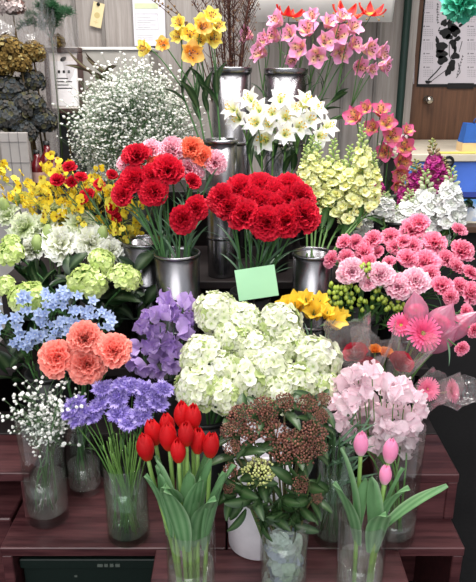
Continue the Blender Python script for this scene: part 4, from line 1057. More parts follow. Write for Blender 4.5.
# ---- film wrapped flowers at right
rn = random.Random(161)
GER = gerbera(rn, .04, c(240, 120, 164), c(226, 60, 116), (c(196, 190, 90), c(120, 130, 60)))
GERM = gerbera(rn, .03, c(246, 150, 178), c(238, 110, 150), (c(226, 190, 140), c(190, 60, 90)), 30, 4)
def rose(rnd, R, c0, c1):
    m = MB()
    for k, n in enumerate((2, 3, 4, 5)):
        for i in range(n):
            petal(m, R * (1.1 + .12 * k), R * (.45 + .16 * k), 6 + 14 * k, 2 + 18 * k, jit(mix(c0, c1, k / 3), rnd, .1), 2 * PI * i / n + k, None, ROUND, 5, 5, R * .04, 2, 0, .5, 0, R * .05 * k, -R * .5)
    return m.mesh('rose_bloom', M_PETAL)
ROS = [rose(rn, .03, c(150, 14, 34), c(176, 34, 56)) for _ in range(2)]
ROSY = [rose(rn, .03, c(224, 130, 50), c(236, 150, 70))]
def sleeve(rnd, R, L, name, mat, wr=.10):
    """open cone of crinkled film along +Z, widest at the top; sharp upper corners"""
    m = MB(); ph = rnd.random() * 6
    def fn(u, v):
        th = 2 * PI * u; rr = R * (.18 + .82 * v ** .8) * (1 + wr * math.sin(5 * th + ph) * v + .05 * math.sin(11 * th + ph * 2) * v)
        return Vector((rr * math.cos(th), rr * math.sin(th) * .75, L * v * (1 + .14 * v * math.cos(2 * th + ph))))
    m.grid(fn, 40, 8, (.9, .9, .9), 0, None, True); return m.mesh(name, mat)
SL = [sleeve(rn, .05, .13, 'film_sleeve', M_CELLO) for _ in range(2)]
def pod(rnd, R, L, name, mat):
    """film gathered to a point above the bloom it wraps"""
    m = MB(); ph = rnd.random() * 6
    def fn(u, v):
        th = 2 * PI * u; rr = R * (.16 + .84 * math.sin(PI * min(1, .5 * v / .55)) if v < .55 else max(.02, math.cos(PI / 2 * (v - .55) / .45) ** 1.3)) * (1 + .09 * math.sin(6 * th + ph + v * 3))
        return Vector((rr * math.cos(th), rr * math.sin(th) * .8, L * v))
    m.grid(fn, 36, 14, (.9, .9, .9), 0, None, True); return m.mesh(name, mat)
SLP = [pod(rn, .032, .13, 'film_sleeve', M_CELLOP) for _ in range(2)]
rnd = random.Random(162)
def wrapped(name, label, cat, group, px, py, rp, Y, blooms, rref, face, slv, sscale, sub=None, back=.085, sdir=None):
    tip = at(px, py, Y); R = rp * mpp(tip); foot, ctrl = B_WRP.foot(rnd, tip); face = Vector(face).normalized()
    root = thing(name, label, cat, foot, group)
    stem_obj(root, foot, ctrl, tip, face, .0028, .0024, c(110, 150, 84), bend=.05)
    b = ob('bloom', blooms, root, TR(tip - foot) @ align(face, rnd.random()) @ SC(R / rref))
    if sub: ob('flower_disc', sub, b)
    sd = Vector(sdir).normalized() if sdir else face
    if slv: ob('film_sleeve', slv, root, TR(tip - foot - sd * back * sscale) @ align(sd, rnd.random() * 6) @ SC(sscale))
GG = 'film wrapped flowers'
wrapped('gerbera', 'large pink gerbera beside the wrapped roses', 'flower', GG, 422, 334, 20, 1.30, GER[0], .04, (.15, -.75, .55), None, 1, GER[1])
wrapped('gerbera', 'pink gerbera left of the large one', 'flower', GG, 401, 326, 14, 1.33, GER[0], .04, (-.2, -.6, .7), None, 1, GER[1])
wrapped('gerbera', 'small pink gerbera facing out of clear film', 'flower', GG, 427, 389, 13, 1.22, GERM[0], .03, (.1, -.85, .5), SL[0], .86, GERM[1])
wrapped('gerbera', 'small pink gerbera turned right in clear film', 'flower', GG, 450, 391, 13, 1.23, GERM[0], .03, (.65, -.65, .4), SL[1], .86, GERM[1])
for i, (px, py, rp, fc) in enumerate([(416, 311, 10, (-.25, -.3, 1)), (441, 322, 11, (.30, -.3, .9)), (460, 326, 11, (.6, -.3, .8)), (440, 338, 10, (.5, -.5, .7))]):
    wrapped('wrapped_gerbera', 'pink gerbera closed in pink film, ' + ['leftmost with pointed tip', 'in the middle', 'rightmost', 'lowest'][i], 'flower', GG, px, py, rp, 1.335, GER[0], .04, fc, SLP[i % 2], .95, GER[1], .07)
for i, (px, py, rp, fc) in enumerate([(368, 370, 10, (0, -.5, .9)), (356, 355, 10, (-.3, -.4, .9)), (400, 364, 10, (.2, -.5, .8)), (386, 354, 6, (.1, -.4, 1)), (375, 350, 5, (-.1, -.4, 1))]):
    y = i >= 3
    wrapped('wrapped_rose', ('orange rose in clear film, ' if y else 'dark red rose in clear film, ') + ['lowest', 'leftmost', 'rightmost', 'right one', 'left one'][i], 'rose', GG, px, py, rp, 1.27 + (.03 if y else 0), (ROSY if y else ROS)[i % 1 if y else i % 2], .03, fc, SL[i % 2] if i < 3 else None, 1.15, None, .065, ((fc[0] * 1.2, -.2, 1)))

# ---- dark twigs in the tall bucket at the back
rnd = random.Random(171)
for i in range(16):
    a = rnd.uniform(-1, 1); tip = at(228 + a * 44, rnd.uniform(-40, 8), 1.98 + rnd.uniform(-.05, .05)); foot, ctrl = B_TWG.foot(rnd, tip)
    root = thing('dark_twig', 'thin dark brown twig in the tall bucket at the back', 'twig', foot, 'dark twigs in the tall bucket')
    m = MB(); pp = bez(foot, ctrl, ctrl + (tip - ctrl) * .5 + Vector((0, 0, .04)), tip, 14); o = foot; cc = jit(c(78, 52, 46), rnd, .2)
    m.tube([p - o for p in pp], .0026, .0012, cc, 5)
    for k in range(6, 14):
        for sgn in (-1, 1):
            d = Vector((sgn * rnd.uniform(.3, .9), rnd.uniform(-.5, .5), rnd.uniform(.7, 1.2))).normalized() * rnd.uniform(.03, .07); m.tube([pp[k] - o, pp[k] - o + d * .5, pp[k] - o + d + Vector((0, 0, .01))], .0010, .0005, cc, 4)
            m.ball(pp[k] - o + d, .0025, mix(cc, c(150, 120, 90), .5), 5, 4)
    ob('twig_wood', m.mesh('twig_wood', M_DRY), root)
for i, (x0, y0) in enumerate([(132, -12), (142, -20), (158, 2)]):
    tip = at(x0, y0, 1.9); foot, ctrl = B_TWG.foot(rnd, tip); root = thing('budded_twig', 'long arching twig with pale buds over the white poster, ' + ['leftmost', 'in the middle', 'rightmost'][i], 'twig', foot, 'arching budded twigs')
    m = MB(); pp = bez(foot, ctrl + Vector((0, 0, .1)), at(x0 + 26, y0 + 18, 1.9), tip, 18); o = foot; m.tube([p - o for p in pp], .0018, .0007, c(86, 66, 54), 5)
    for k in range(8, 19): m.ball(pp[k] - o + Vector((rnd.uniform(-.004, .004), 0, .003)), .0035, c(120, 96, 70), 5, 4)
    ob('twig_wood', m.mesh('twig_wood', M_DRY), root)
# ================================================================ background
M_PAPER = solid('paper_white', c(206, 200, 208), .8, namt=.02)
M_INKG = solid('ink_grey', c(120, 116, 124), .8)
M_INK = solid('ink_black', c(24, 24, 26), .7)
def xz(px, py, Y): p = at(px, py, Y); return p.x, p.z
def blob(m, x, z, rx, rz, rot=0, y=0, seg=18, wob=.0, sd=0):
    vs = []
    for i in range(seg):
        a = 2 * PI * i / seg; k = 1 + wob * math.sin(3 * a + sd) + wob * .6 * math.sin(5 * a + 2 * sd)
        u, w = rx * k * math.cos(a), rz * k * math.sin(a); vs.append((x + u * math.cos(rot) - w * math.sin(rot), y, z + u * math.sin(rot) + w * math.cos(rot)))
    m.add(vs, [tuple(range(seg))], (0, 0, 0))
def stroke(m, pts, w, y=0):
    for (a, b_) in zip(pts, pts[1:]):
        d = Vector((b_[0] - a[0], b_[1] - a[1])); n = Vector((-d.y, d.x)).normalized() * w / 2
        m.add([(a[0] + n.x, y, a[1] + n.y), (a[0] - n.x, y, a[1] - n.y), (b_[0] - n.x, y, b_[1] - n.y), (b_[0] + n.x, y, b_[1] + n.y)], [(0, 1, 2, 3)], (0, 0, 0))

# wall calendar with an ink drawing of galloping riders, on the door
PY = DY - .046
x0 = xz(418, 84, PY)[0]; zt = xz(419, -45, PY)[1]; x1, zb = xz(500, 84, PY)
cal = thing('wall_calendar', 'large white calendar with black ink drawing of horse riders on door', 'calendar', (x0, PY, zb))
w, h = x1 - x0, zt - zb
m = MB(); m.box((0, -.002, 0), (w, 0, h)); ob('paper', m.mesh('paper', M_PAPER, False), cal)
m = MB(); m.box((-.006, -.0005, -.012), (w + .006, .001, h + .01)); m.box((w * .36, -.0025, -.020), (w * .68, -.0006, .004), mi=0); ob('backing_strip', m.mesh('backing_strip', M_INK, False), cal)
m = MB(); q = mpp(at(448, 50, PY)); P = lambda px, py: (xz(px, py, PY)[0] - x0, xz(px, py, PY)[1] - zb)
Yi = -.0030
for (px, py, rx, ry, ro) in [(446, 33, 5, 4, .2), (452, 27, 5, 3, -.5), (444, 23, 2.6, 2.6, 0), (455, 31, 3.5, 4.5, .6), (441, 47, 4.6, 4, .2), (441, 54, 4.8, 3.2, 0), (442, 60, 4.2, 3.4, .3), (453, 44, 2.4, 4, .4), (455, 56, 3.6, 2.6, 0), (452, 65, 2.6, 4.5, .2), (448, 71, 2.4, 4, -.2), (449, 37, 3, 2, 0), (457, 39, 3, 1.6, .5), (461, 25, 2.4, 1, .5), (428, 82, 2.6, 1.3, 0), (450, 21, 2, 1.5, .3), (455, 49, 1.2, 3, 0), (437, 40, 1.4, 2.4, .4)]:
    a, b_ = P(px, py); blob(m, a, b_, rx * q * 1.25, ry * q * 1.25, ro, Yi, 18, .14, px)
for pts, wd in [([(441, 66), (436, 72), (428, 80)], 1.2), ([(446, 70), (438, 76), (430, 82)], .6), ([(449, 42), (449, 55), (451, 60)], .7), ([(436, 36), (437, 45)], .9), ([(462, 41), (459, 52)], .6), ([(458, 63), (460, 72), (456, 78)], .6), ([(440, 27), (438, 31), (443, 30)], .8), ([(460, 27), (464, 22)], .6)]:
    stroke(m, [P(*k) for k in pts], wd * q, Yi - .0002)
for i in range(8):    # the upright brush lettering beside the riders
    px = 437.5 + .4 * math.sin(i * 2); py = 4 + i * 2.6
    stroke(m, [P(px - 1, py), P(px + 1.2, py + .6)], .5 * q, Yi); stroke(m, [P(px, py - .8), P(px - .6, py + 1.5)], .45 * q, Yi)
for i in range(7): stroke(m, [P(462.5 - i * .9 - .7, 56 + i * 3), P(462.5 - i * .9 + .9, 56.8 + i * 3)], .5 * q, Yi); stroke(m, [P(462.5 - i * .9, 55 + i * 3), P(462.1 - i * .9, 57.6 + i * 3)], .4 * q, Yi)
ob('ink_drawing', m.mesh('ink_drawing', M_INK, False), cal)
for cx in (428, 472):
    m = MB()
    for k in range(8):
        py = -28 + k * 13.6; a, b_ = P(cx - 4, py); blob(m, a, b_, .8 * q, .8 * q, 0, Yi); stroke(m, [P(cx - 2, py), P(cx + 1.5, py)], .7 * q, Yi)
        for r in range(4): 
            for d in range(6): stroke(m, [P(cx - 4.6 + d * 1.7, py + 3 + r * 2), P(cx - 3.9 + d * 1.7, py + 3 + r * 2)], .55 * q, Yi)
    ob('calendar_column', m.mesh('calendar_column', M_INKG, False), cal)
# curled white paper strip left of the calendar
m = MB(); a = xz(419, -40, PY); b0 = xz(412.5, 84, PY)
m.add([(a[0] - .004, PY - .004, a[1]), (a[0] - .03, PY - .014, a[1]), (b0[0], PY - .014, b0[1]), (b0[0] + .006, PY - .004, b0[1])] + [(a[0] - .004, PY - .002, a[1]), (a[0] - .03, PY - .012, a[1]), (b0[0], PY - .012, b0[1]), (b0[0] + .006, PY - .002, b0[1])], [(0, 1, 2, 3), (7, 6, 5, 4), (0, 4, 5, 1), (1, 5, 6, 2), (2, 6, 7, 3), (3, 7, 4, 0)], (1, 1, 1))
o = ob('paper_strip', m.mesh('paper_strip', M_PAPER, False)); tag(o, 'narrow curled white paper strip hanging left of the calendar', 'paper')

# teal tissue pompom hanging at the top right
p = at(461, 2, 2.45); R = 22 * mpp(p)
root = thing('tissue_pompom', 'turquoise tissue pompom hanging in front of the calendar', 'decoration', p)
m = MB(); rn = random.Random(201)
for d in fib(90, -1): petal(m, R * rn.uniform(.85, 1.05), R * .32, 0, 25, jit(mix(c(64, 190, 160), c(130, 226, 200), rn.random()), rn), rn.random() * 6, align(d, rn.random() * 6), FAN, 5, 3, R * .08, 4, rn.random() * 6, 0, .08)
ob('tissue_petals', m.mesh('tissue_petals', M_PETAL), root)
m = MB(); m.tube([(0, 0, 0), (0, 0, 2.5 - p.z)], .001, .001, (.8, .8, .8), 4); ob('thread', m.mesh('thread', M_STEM), root)

# counter with posters on its front
CY = 2.45
xl, zc_ = xz(399, 154, CY)
root = thing('counter', 'pale topped shop counter in front of the brown door', 'counter', (xl, CY, 0))
m = MB(); m.box((0, 0, zc_ - .03), (1.2, .385, zc_), bev=.004); m.box((.16, .3855, zc_ - .03), (1.2, .53, zc_)); ob('counter_top', m.mesh('counter_top', solid('counter_beige', c(206, 196, 178), .5), False), root)
m = MB(); m.box((.012, .012, 0), (1.19, .29, zc_ - .031)); ob('counter_body', m.mesh('counter_body', solid('counter_dark', c(26, 25, 27), .7), False), root)
zl = at(440, 225, CY).z
m = MB(); m.box((.0, -.05, zl - .02), (1.2, .010, zl + .004), bev=.002); ob('counter_ledge', m.mesh('counter_ledge', solid('ledge_brown', c(86, 62, 48), .5), False), root)
# blue poster: sea and beach picture above, sky picture below
def poster(name, label, px0, px1, py0, py1, paints, Y=CY + .0115):
    xa_, za = xz(px0, py0, Y); xb_, zb_ = xz(px1, py1, Y); r = thing(name, label, 'poster', (xa_, Y, zb_)); W, H = xb_ - xa_, za - zb_
    m = MB(); m.box((0, -.0025, 0), (W, -.0005, H)); ob('paper', m.mesh('paper', paints[0], False), r)
    for i, (nm, mt, u0, v0, u1, v1) in enumerate(paints[1:]):
        m = MB(); m.box((u0 * W, -.0034 - i * .0003, v0 * H), (u1 * W, -.0026, v1 * H)); ob(nm, m.mesh(nm, mt, False), r)
    return r
P_BLUE = solid('poster_blue', c(72, 112, 206), .5, nscale=6, namt=.25); P_NAVY = solid('poster_navy', c(50, 66, 150), .5); P_TEAL = solid('poster_teal', c(40, 150, 178), .5); P_CREAM = solid('poster_cream', c(232, 226, 206), .6)
def sky_paint():
    m_, nt, out = newmat('poster_sky'); L = nt.links.new; tc = N(nt, 'ShaderNodeTexCoord'); nz = N(nt, 'ShaderNodeTexNoise'); nz.inputs['Scale'].default_value = 14; nz.inputs['Detail'].default_value = 5
    cr = N(nt, 'ShaderNodeValToRGB'); cr.color_ramp.elements[0].position = .45; cr.color_ramp.elements[1].position = .62; cr.color_ramp.elements[0].color = (*c(84, 146, 214), 1); cr.color_ramp.elements[1].color = (*c(236, 240, 244), 1)
    p = N(nt, 'ShaderNodeBsdfPrincipled'); L(tc.outputs['Object'], nz.inputs[0]); L(nz.outputs[0], cr.inputs[0]); L(cr.outputs[0], p.inputs[0]); L(p.outputs[0], out.inputs[0]); return m_
poster('wall_poster', 'blue poster with photo strip on the counter front behind the stocks', 402, 486, 159, 197, [P_BLUE, ('photo_strip', P_CREAM, .08, .70, .52, .86), ('photo', P_TEAL, .10, .72, .20, .84), ('photo', P_NAVY, .22, .72, .34, .84), ('photo', P_TEAL, .36, .72, .50, .84), ('band', P_NAVY, 0, 0, 1, .14)])
poster('wall_poster', 'poster of blue sky with white clouds on the lower counter front', 440, 486, 199, 223, [sky_paint(), ('sand', P_CREAM, 0, 0, 1, .08)])
x0, z0 = xz(424, 163, CY + .009); 
# small round black object on the poster
p = at(449.5, 160 + 2, CY - .012); m = MB(); m.lathe([(.001, 0), (.022, 0), (.024, .004), (.022, .008), (.012, .010), (.011, .006), (.001, .006)], 24)
o = ob('round_magnet', m.mesh('round_magnet', M_BLACKP)); o.matrix_basis = TR((p.x, CY + .0075, p.z)) @ Matrix.Rotation(PI / 2, 4, 'X'); tag(o, 'small round black disc on the blue poster', 'magnet')

# blue and cream paper bag on the counter
p = at(459, 135, CY + .12)
root = thing('paper_bag', 'blue and cream paper bag standing on the counter', 'bag', (p.x, CY + .06, zc_))
m = MB(); W, D, H = .13, .07, .105
m.add([(0, 0, .035), (W, 0, .035), (W, D, .035), (0, D, .035), (.01, .01, H), (W - .01, .01, H * .92), (W - .01, D - .01, H * .96), (.01, D - .01, H * 1.02), (.03, .035, H * .8), (W - .03, .035, H * .8)], [(0, 1, 5, 4), (1, 2, 6, 5), (2, 3, 7, 6), (3, 0, 4, 7), (4, 5, 9, 8), (5, 6, 9), (6, 7, 8, 9), (7, 4, 8)], (.2, .2, .2))
ob('bag_body', m.mesh('bag_body', solid('bag_blue', c(44, 96, 178), .6), False), root)
m = MB(); m.box((-.002, -.002, 0), (W + .002, D + .002, .034)); ob('bag_base', m.mesh('bag_base', solid('bag_cream', c(222, 192, 146), .7), False), root)
m = MB(); m.tube(bez(Vector((.04, .02, H)), Vector((.03, .02, H + .03)), Vector((.08, .02, H + .03)), Vector((.08, .02, H - .01)), 8), .003, .003, (.2, .3, .6), 5); ob('bag_handle', m.mesh('bag_handle', solid('handle_navy', c(40, 70, 130), .7)), root)
# yellow flyer lying on the counter
m = MB(); p = at(458, 141, CY); m.box((0, 0, 0), (.24, .055, .002)); o = ob('flyer', m.mesh('flyer', solid('flyer_yellow', c(226, 212, 110), .7), False), None, TR((p.x - .06, CY + .002, zc_ + .0005))); tag(o, 'yellow flyer lying on the counter edge under the paper bag', 'flyer')
# white pot with dark leaves on the ledge
p = at(470, 192, CY - .12)
root = thing('potted_plant', 'small dark leafed plant in a white pot at the right edge', 'plant', (p.x, CY - .03 - .0, zl + .0042))
root.location.y = CY - .022
m = MB(); m.lathe([(.001, 0), (.026, 0), (.034, .08), (.031, .08), (.025, .07), (.001, .07)], 28); ob('pot', m.mesh('pot', M_WHITEP), root)
rn = random.Random(211)
for i in range(14):
    d = Vector((math.cos(i * 2.4), math.sin(i * 2.4) * .8 - .1, rn.uniform(.3, 1.2))).normalized(); ob('leaf', LF_BIG, root, TR((d.x * .012, d.y * .012, .075)) @ align(d, rn.random() * 6) @ SC(rn.uniform(.55, .8)))
# small box on the counter at its left end
p = at(397, 128, CY + .1); m = MB(); m.box((0, 0, 0), (.05, .05, .06), bev=.004)
o = ob('plastic_box', m.mesh('plastic_box', solid('box_mauve', c(196, 176, 178), .4), False), None, TR((xl + .004, CY + .1, zc_))); tag(o, 'small pale mauve box at the left end of the counter', 'box')

# white cloth banner along the top
m = MB(); Yb = 2.55; A = at(248, 22, Yb); B = at(392, 25, Yb)
def fn(u, v):
    x = A.x + (B.x - A.x) * u + .05 * max(0, u - .5) * 2 * v; return Vector((x + .02 * v, Yb + .008 * math.sin(u * 21) * (.3 + v), A.z + v * (2.5 - A.z)))
m.grid(fn, 60, 6, (.9, .9, .9)); me = m.mesh('cloth_banner', solid('banner_cloth', c(246, 242, 238), .85, nscale=8, namt=.05)); o = ob('cloth_banner', me); sm = o.modifiers.new('thickness', 'SOLIDIFY'); sm.thickness = .003
tag(o, 'white cloth sheet hanging at the top behind the red flame lilies', 'banner')

# pale poster and paper tag on the back wall
def flat(name, label, cat, px0, px1, py0, py1, mats, Y=WY - .013, tilt=0):
    xa_, za = xz(px0, py0, Y); xb_, zb_ = xz(px1, py1, Y); r = thing(name, label, cat, ((xa_ + xb_) / 2, Y, zb_)); r.rotation_euler = (0, R_(tilt), 0); W, H = xb_ - xa_, za - zb_
    m = MB(); m.box((-W / 2, -.003, 0), (W / 2, -.0005, H)); ob('paper', m.mesh('paper', mats, False), r); return r, W, H
r, W, H = flat('wall_sign', 'pale paper notice with a faint green heading on the back wall', 'notice', 131, 166, -30, 46, solid('notice_paper', c(214, 212, 222), .8, namt=.02))
m = MB(); m.box((-W * .44, -.0042, H * .50), (W * .3, -.0031, H * .57))
ob('heading', m.mesh('heading', solid('notice_green', c(196, 204, 170), .8), False), r)
m = MB()
for a, b_, q, t in ((-.44, .28, .22, .225), (-.44, .28, .43, .435)): m.box((a * W, -.0042, q * H), (b_ * W, -.0031, t * H))
for a in (-.44, .27): m.box((a * W, -.0042, .22 * H), ((a + .012) * W, -.0031, .43 * H))
for k in range(5): m.box((-.38 * W, -.0042, (.25 + k * .032) * H), ((.05 + .16 * (k % 2)) * W, -.0031, (.256 + k * .032) * H))
for k in range(3): m.box((-.40 * W, -.0042, (.08 + k * .03) * H), (.1 * W, -.0031, (.085 + k * .03) * H))
ob('printed_lines', m.mesh('printed_lines', solid('notice_line', c(186, 188, 186), .8), False), r)
r, W, H = flat('hanging_tag', 'cream paper tag pinned askew on the wall at upper left', 'tag', 88, 101, 2, 27, solid('tag_cream', c(216, 200, 158), .8, namt=.03), tilt=14)
m = MB(); blob(m, 0, H * .48, W * .25, W * .25, 0, -.0038); stroke(m, [(0, H * .3), (0, H * .12)], W * .03, -.0038); stroke(m, [(-W * .2, H * .2), (W * .2, H * .2)], W * .03, -.0038); ob('printed_emblem', m.mesh('printed_emblem', solid('tag_print', c(190, 172, 120), .8), False), r)
m = MB(); m.lathe([(.001, 0), (.007, 0), (.006, .006), (.001, .008)], 12); ob('pin', m.mesh('pin', M_INK), r, TR((-W * .05, -.003, H * .93)) @ Matrix.Rotation(PI / 2, 4, 'X'))

# ledge with framed certificate
LY = 2.50
xa_, za = xz(58, 47, LY); xb_, _ = xz(150, 47, LY)
root = thing('display_case', 'pale grey showcase against the wall behind the certificate', 'showcase', (xa_, LY, 0))
m = MB(); m.box((0, 0, za - .012), (xb_ - xa_, .30, za), bev=.003); ob('case_top', m.mesh('case_top', solid('case_white', c(222, 220, 216), .4), False), root)
m = MB(); m.box((.006, .006, 0), (xb_ - xa_ - .006, .295, za - .013)); ob('case_body', m.mesh('case_body', solid('case_grey', c(164, 160, 154), .6), False), root)
FY_ = 2.40
xa_, za = xz(40, 47, FY_); xb_, zb_ = xz(84, 114, FY_)
# white tiled cabinet that carries the frame, dried flowers and bottles
top = at(20, 190, 2.1).z; CBX0, CBX1, CBY0, CBY1 = -1.35, -.66, 2.1, 2.46
root = thing('side_cabinet', 'white tiled cabinet at left under the dried flowers', 'cabinet', (-1.0, CBY0, 0))
m = MB(); m.box((CBX0 + 1.0, 0, top - .03), (CBX1 + 1.0, CBY1 - CBY0, top), bev=.003); ob('cabinet_top', m.mesh('cabinet_top', solid('cab_white', c(196, 192, 188), .5), False), root)
m = MB(); m.box((CBX0 + 1.01, .01, 0), (CBX1 + .99, CBY1 - CBY0 - .01, top - .031)); ob('cabinet_body', m.mesh('cabinet_body', solid('cab_grey', c(170, 166, 164), .6), False), root)
root = thing('framed_certificate', 'framed certificate in a dark brown frame left of the white cloud', 'picture frame', ((xa_ + xb_) / 2, FY_ + .02, top))
zoff = zb_ - top; W, H = xb_ - xa_, za - zb_; T = TR((0, 0, zoff)) @ Matrix.Rotation(R_(-6), 4, 'X')
m = MB(); e = .018
for a, b_ in (((-W / 2, -.008, 0), (W / 2, .008, e)), ((-W / 2, -.008, H - e), (W / 2, .008, H)), ((-W / 2, -.008, e), (-W / 2 + e, .008, H - e)), ((W / 2 - e, -.008, e), (W / 2, .008, H - e))): m.box(a, b_, M=T, bev=.002)
ob('frame', m.mesh('frame', solid('frame_brown', c(66, 46, 42), .4), False), root)
m = MB(); m.box((-W / 2 + e, -.001, e), (W / 2 - e, .002, H - e), M=T); ob('certificate_paper', m.mesh('certificate_paper', solid('cert_paper', c(232, 222, 218), .7, namt=.03), False), root)
m = MB(); m.box((-W * .34, -.0025, H * .12), (W * .34, -.0012, H * .80), M=T); ob('certificate_field', m.mesh('certificate_field', solid('cert_field', c(240, 236, 238), .7, namt=.02), False), root)
m = MB(); blob(m, 0, H * .83, .012, .007, .5, -.0032)
for k in range(3): stroke(m, [((-.16 + k * .13) * W, H * .64), ((-.10 + k * .13) * W, H * .64)], .010, -.0032); stroke(m, [((-.13 + k * .13) * W, H * .66), ((-.13 + k * .13) * W, H * .62)], .006, -.0032)
for k in range(4): stroke(m, [(-.26 * W, H * (.54 - k * .05)), ((.10 + .1 * (k % 2)) * W, H * (.54 - k * .05))], .003, -.0032)
me = m.mesh('certificate_print', M_INK, False); ob('certificate_print', me, root, T)
m = MB(); m.box((-.05, .03, 0), (.05, .045, zoff + .05)); ob('frame_stand', m.mesh('frame_stand', M_BLACKP, False), root)
# dark branch lying across the top of the white cloud
tip = at(100, 74, 2.05)
root = thing('dried_branch', 'dark dried branch with thin leaves beside the certificate', 'branch', B_GYP.foot(random.Random(3), tip)[0])
m = MB(); rn = random.Random(221); o = root.location
s = at(96, 96, 2.03); m.tube([p - o for p in bez(o, o + Vector((0, 0, .25)), s, tip, 10)], .002, .001, c(70, 52, 46), 5); ob('twig_wood', m.mesh('twig_wood', M_DRY), root)
DL = leafmesh(.09, .008, c(60, 44, 40), c(84, 62, 54), 30, .2, name='dry_leaf', mat=M_DRY)
for k in range(9):
    d = Vector((rn.uniform(-1, 1), rn.uniform(-.3, .2), rn.uniform(-.1, .35))).normalized(); ob('leaf', DL, root, TR(tip - o + Vector((rn.uniform(-.03, .03), 0, rn.uniform(-.02, .01)))) @ align(d, rn.random() * 6))

# dried bouquets
rn = random.Random(231)
DB = [mophead(rn, .06, 260, .007, (c(96, 76, 40), c(134, 110, 62), c(150, 136, 92)), -.7, .95, core=c(60, 46, 28)) for _ in range(2)]
DG = [mophead(rn, .07, 230, .011, (c(64, 70, 74), c(82, 76, 70), c(86, 84, 64)), -.6, .85, core=c(44, 48, 46)) for _ in range(2)]
DP = mophead(rn, .07, 150, .012, (c(196, 180, 178), c(150, 140, 138), c(120, 90, 84)), -.6, .85, core=c(100, 92, 90))
for me in DB + DG + [DP]: me.materials[0] = M_DRY
def dried(label, px, py, rp, Y, me, rref, film=False, group='dried flower bunches'):
    p = at(px, py, Y); R = rp * mpp(p); root = thing('dried_bunch', label, 'dried flowers', (p.x * .97, Y, top), group); o = root.location
    m = MB(); m.tube([q - o for q in bez(o.copy(), o + (p - o) * .4, o + (p - o) * .7, p, 8)], .004, .003, c(90, 76, 54), 6); ob('stem', m.mesh('stem', M_DRY), root)
    ob('flower_head', me, root, TR(p - o) @ RZ(px) @ SC(R / rref))
    if film: ob('film_sleeve', SL[int(px) % 2], root, TR(p - o + Vector((0, 0, -R * .2))) @ RZ(px) @ SC((R / .05 * .9, R / .05 * .9, R / .05 * .75)))
dried('brown dried flower ball in a clear film sleeve at the left edge', 8, 52, 17, 2.22, DB[0], .06, True)
dried('brown dried flower ball in clear film, second from the left edge', 33, 53, 12, 2.25, DB[1], .06, True)
dried('small brown dried ball just above the certificate frame', 57, 42, 8, 2.452, DB[0], .06)
dried('blue grey dried hydrangea bunch, highest of the grey ones at the left edge', 10, 92, 18, 2.22, DG[0], .07)
dried('blue grey dried hydrangea bunch, lowest at the left edge', 8, 118, 20, 2.16, DG[1], .07)
dried('grey brown dried hydrangea bunch next to the certificate', 42, 122, 15, 2.2, DG[1], .07)
dried('blue grey dried hydrangea bunch, second from the left edge', 28, 106, 17, 2.19, DG[0], .07)
dried('dull dried bunch under the second brown ball', 32, 82, 13, 2.26, DG[1], .07)
dried('mottled dried bunch hanging low, above the white grid panel', 24, 132, 14, 2.15, DG[0], .07)
dried('brown dried ball pressed against the left edge below the first', 2, 66, 13, 2.2, DB[1], .06)
dried('brown dried ball between the first two wrapped balls', 21, 64, 11, 2.21, DB[0], .06)
dried('pale dried bunch at the upper left corner', 12, 6, 13, 2.3, DP, .07, True)
# clear sleeves without flowers standing among the bunches
for i, (px, py) in enumerate([(24, 30), (44, 26), (68, 40)]):
    YS = 2.36 if i < 2 else 2.452
    p = at(px, py, YS); root = thing('film_sleeve_roll', 'empty clear film sleeve standing among the dried bunches, ' + ['leftmost', 'in the middle', 'rightmost'][i], 'film sleeve', (p.x, YS, top), 'empty film sleeves'); hh = p.z - top
    ob('film_cone', SL[i % 2], root, SC((.8, .8, (hh + .04) / .13)))
# feathery green fern plant
rn = random.Random(241)
p = at(52, 22, 2.42); root = thing('asparagus_fern', 'feathery green fern at the upper left behind the clear sleeves', 'plant', (p.x, 2.40, top)); o = root.location
st = MB(); st.tube([(0, 0, 0), (0, 0, p.z - top)], .004, .003, c(60, 80, 44), 6); ob('stem', st.mesh('stem', M_STEM), root)
for i in range(18):
    m = MB(); a = rn.uniform(-1.5, 1.5); s = Vector((0, 0, p.z - top - .06)); e_ = s + Vector((math.sin(a) * .11, rn.uniform(-.10, .05), .02 + .12 * math.cos(a))) * rn.uniform(.8, 1.15); e_.z -= .02
    P_ = bez(s, s + (e_ - s) * .4 + Vector((0, 0, .05)), s + (e_ - s) * .8 + Vector((0, 0, .04)), e_, 14)
    m.tube(P_, .0015, .0006, c(50, 84, 50), 4)
    for k in range(3, 15):
        for _ in range(12):
            d = Vector((rn.uniform(-1, 1), rn.uniform(-1, 1), rn.uniform(-.3, 1))).normalized() * rn.uniform(.012, .028); m.tube([P_[k], P_[k] + d], .0013, .0006, jit(c(40, 88, 52), rn, .25), 3, cap=False)
    ob('frond', m.mesh('frond', M_LEAF), root)
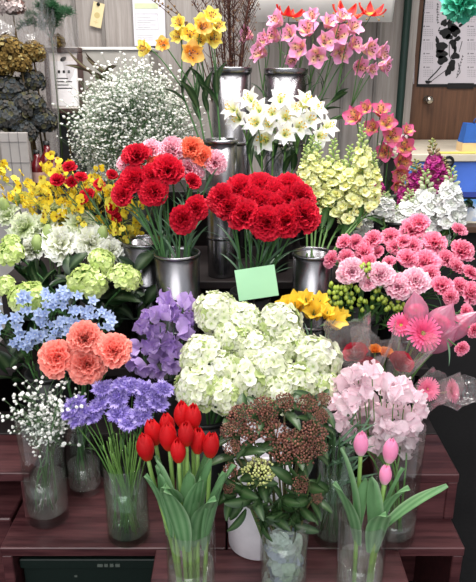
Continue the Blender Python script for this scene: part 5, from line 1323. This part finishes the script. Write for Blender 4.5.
# dark red bottles
M_BOT = solid('bottle_red', c(96, 16, 24), .2, spec=.6); 
for i, (px, pt, Y) in enumerate([(36, 150, 2.13), (46, 141, 2.15), (54, 153, 2.13)]):
    p = at(px, pt, Y); h = p.z - top; root = thing('red_bottle', 'dark red bottle under the certificate, ' + ['leftmost', 'tallest in the middle', 'rightmost'][i], 'bottle', (p.x, Y, top), 'dark red bottles')
    m = MB(); r = .026; m.lathe([(.001, 0), (r, 0), (r, h * .55), (r * .9, h * .66), (r * .4, h * .78), (r * .36, h * .93), (r * .001, h * .931)], 24); ob('bottle_glass', m.mesh('bottle_glass', M_BOT), root)
    m = MB(); m.lathe([(r * .42, h * .92), (r * .42, h), (.001, h)], 16); ob('cap', m.mesh('cap', M_BLACKP), root)
    m = MB(); m.lathe([(r + .0006, h * .18), (r + .0006, h * .45)], 24); ob('bottle_label', m.mesh('bottle_label', solid('label_cream', c(186, 150, 140), .7)), root)
# white panel with tile lines leaning at the left
p = at(19, 134, 2.09)
m = MB(); zt = at(19, 132, 2.09).z; x0 = at(4, 160, 2.09).x; x1 = at(31, 160, 2.09).x; zb_ = .62
root = thing('tiled_panel', 'white panel with square grid lines standing at left below dried flowers', 'panel', ((x0 + x1) / 2, 2.08, 0))
m.box((x0 - root.location.x, -.008, 0), (x1 - root.location.x, .008, zt), bev=.002); ob('panel_board', m.mesh('panel_board', solid('panel_white', c(166, 160, 157), .5), False), root)
m = MB(); w = x1 - x0
for k in range(5): z = zt - .03 - k * .065; m.box((-w / 2, -.0095, z), (w / 2, -.0081, z + .002))
for k in (1, 2): m.box((-w / 2 + w * k / 3, -.0095, .4), (-w / 2 + w * k / 3 + .002, -.0081, zt))
ob('grid_lines', m.mesh('grid_lines', solid('grid_grey', c(128, 124, 124), .7), False), root)

# ================================================================ light
w = bpy.data.worlds.new('overcast'); S.world = w; w.use_nodes = True; nt = w.node_tree; nt.nodes.clear(); L = nt.links.new
out = nt.nodes.new('ShaderNodeOutputWorld'); bg = nt.nodes.new('ShaderNodeBackground'); bg.inputs[0].default_value = (.93, .96, 1, 1); bg.inputs[1].default_value = 1.0; L(bg.outputs[0], out.inputs[0])
def area(name, loc, rot, sx, sy, power, col=(1, 1, 1)):
    l = bpy.data.lights.new(name, 'AREA'); l.shape = 'RECTANGLE'; l.size = sx; l.size_y = sy; l.energy = power; l.color = col
    o = bpy.data.objects.new(name, l); COL.objects.link(o); o.location = loc; o.rotation_euler = rot; return o
area('fill_light', (.1, 1.5, 2.47), (0, 0, 0), 1.2, .25, 26, (1, .97, .93))  # unseen area light, added as fill over the stand
area('fill_light_back', (0, 1.95, 2.47), (0, 0, 0), 1.6, .2, 34, (1, .96, .92))  # added fill with no fixture, brightens the back wall and banner
l = bpy.data.lights.new('daylight', 'SUN'); l.angle = R_(40); l.energy = 1.6; o = bpy.data.objects.new('daylight', l); COL.objects.link(o); o.rotation_euler = (R_(48), R_(-12), R_(0)); l.color = (1, .98, .96)

S.view_settings.view_transform = 'Standard'; S.view_settings.look = 'None'; S.view_settings.gamma = 1; S.view_settings.use_curve_mapping = False
S.view_settings.exposure = 0.0
S.cycles.use_denoising = True
S.cycles.transparent_max_bounces = 24; S.cycles.max_bounces = 10; S.cycles.caustics_reflective = False; S.cycles.caustics_refractive = False
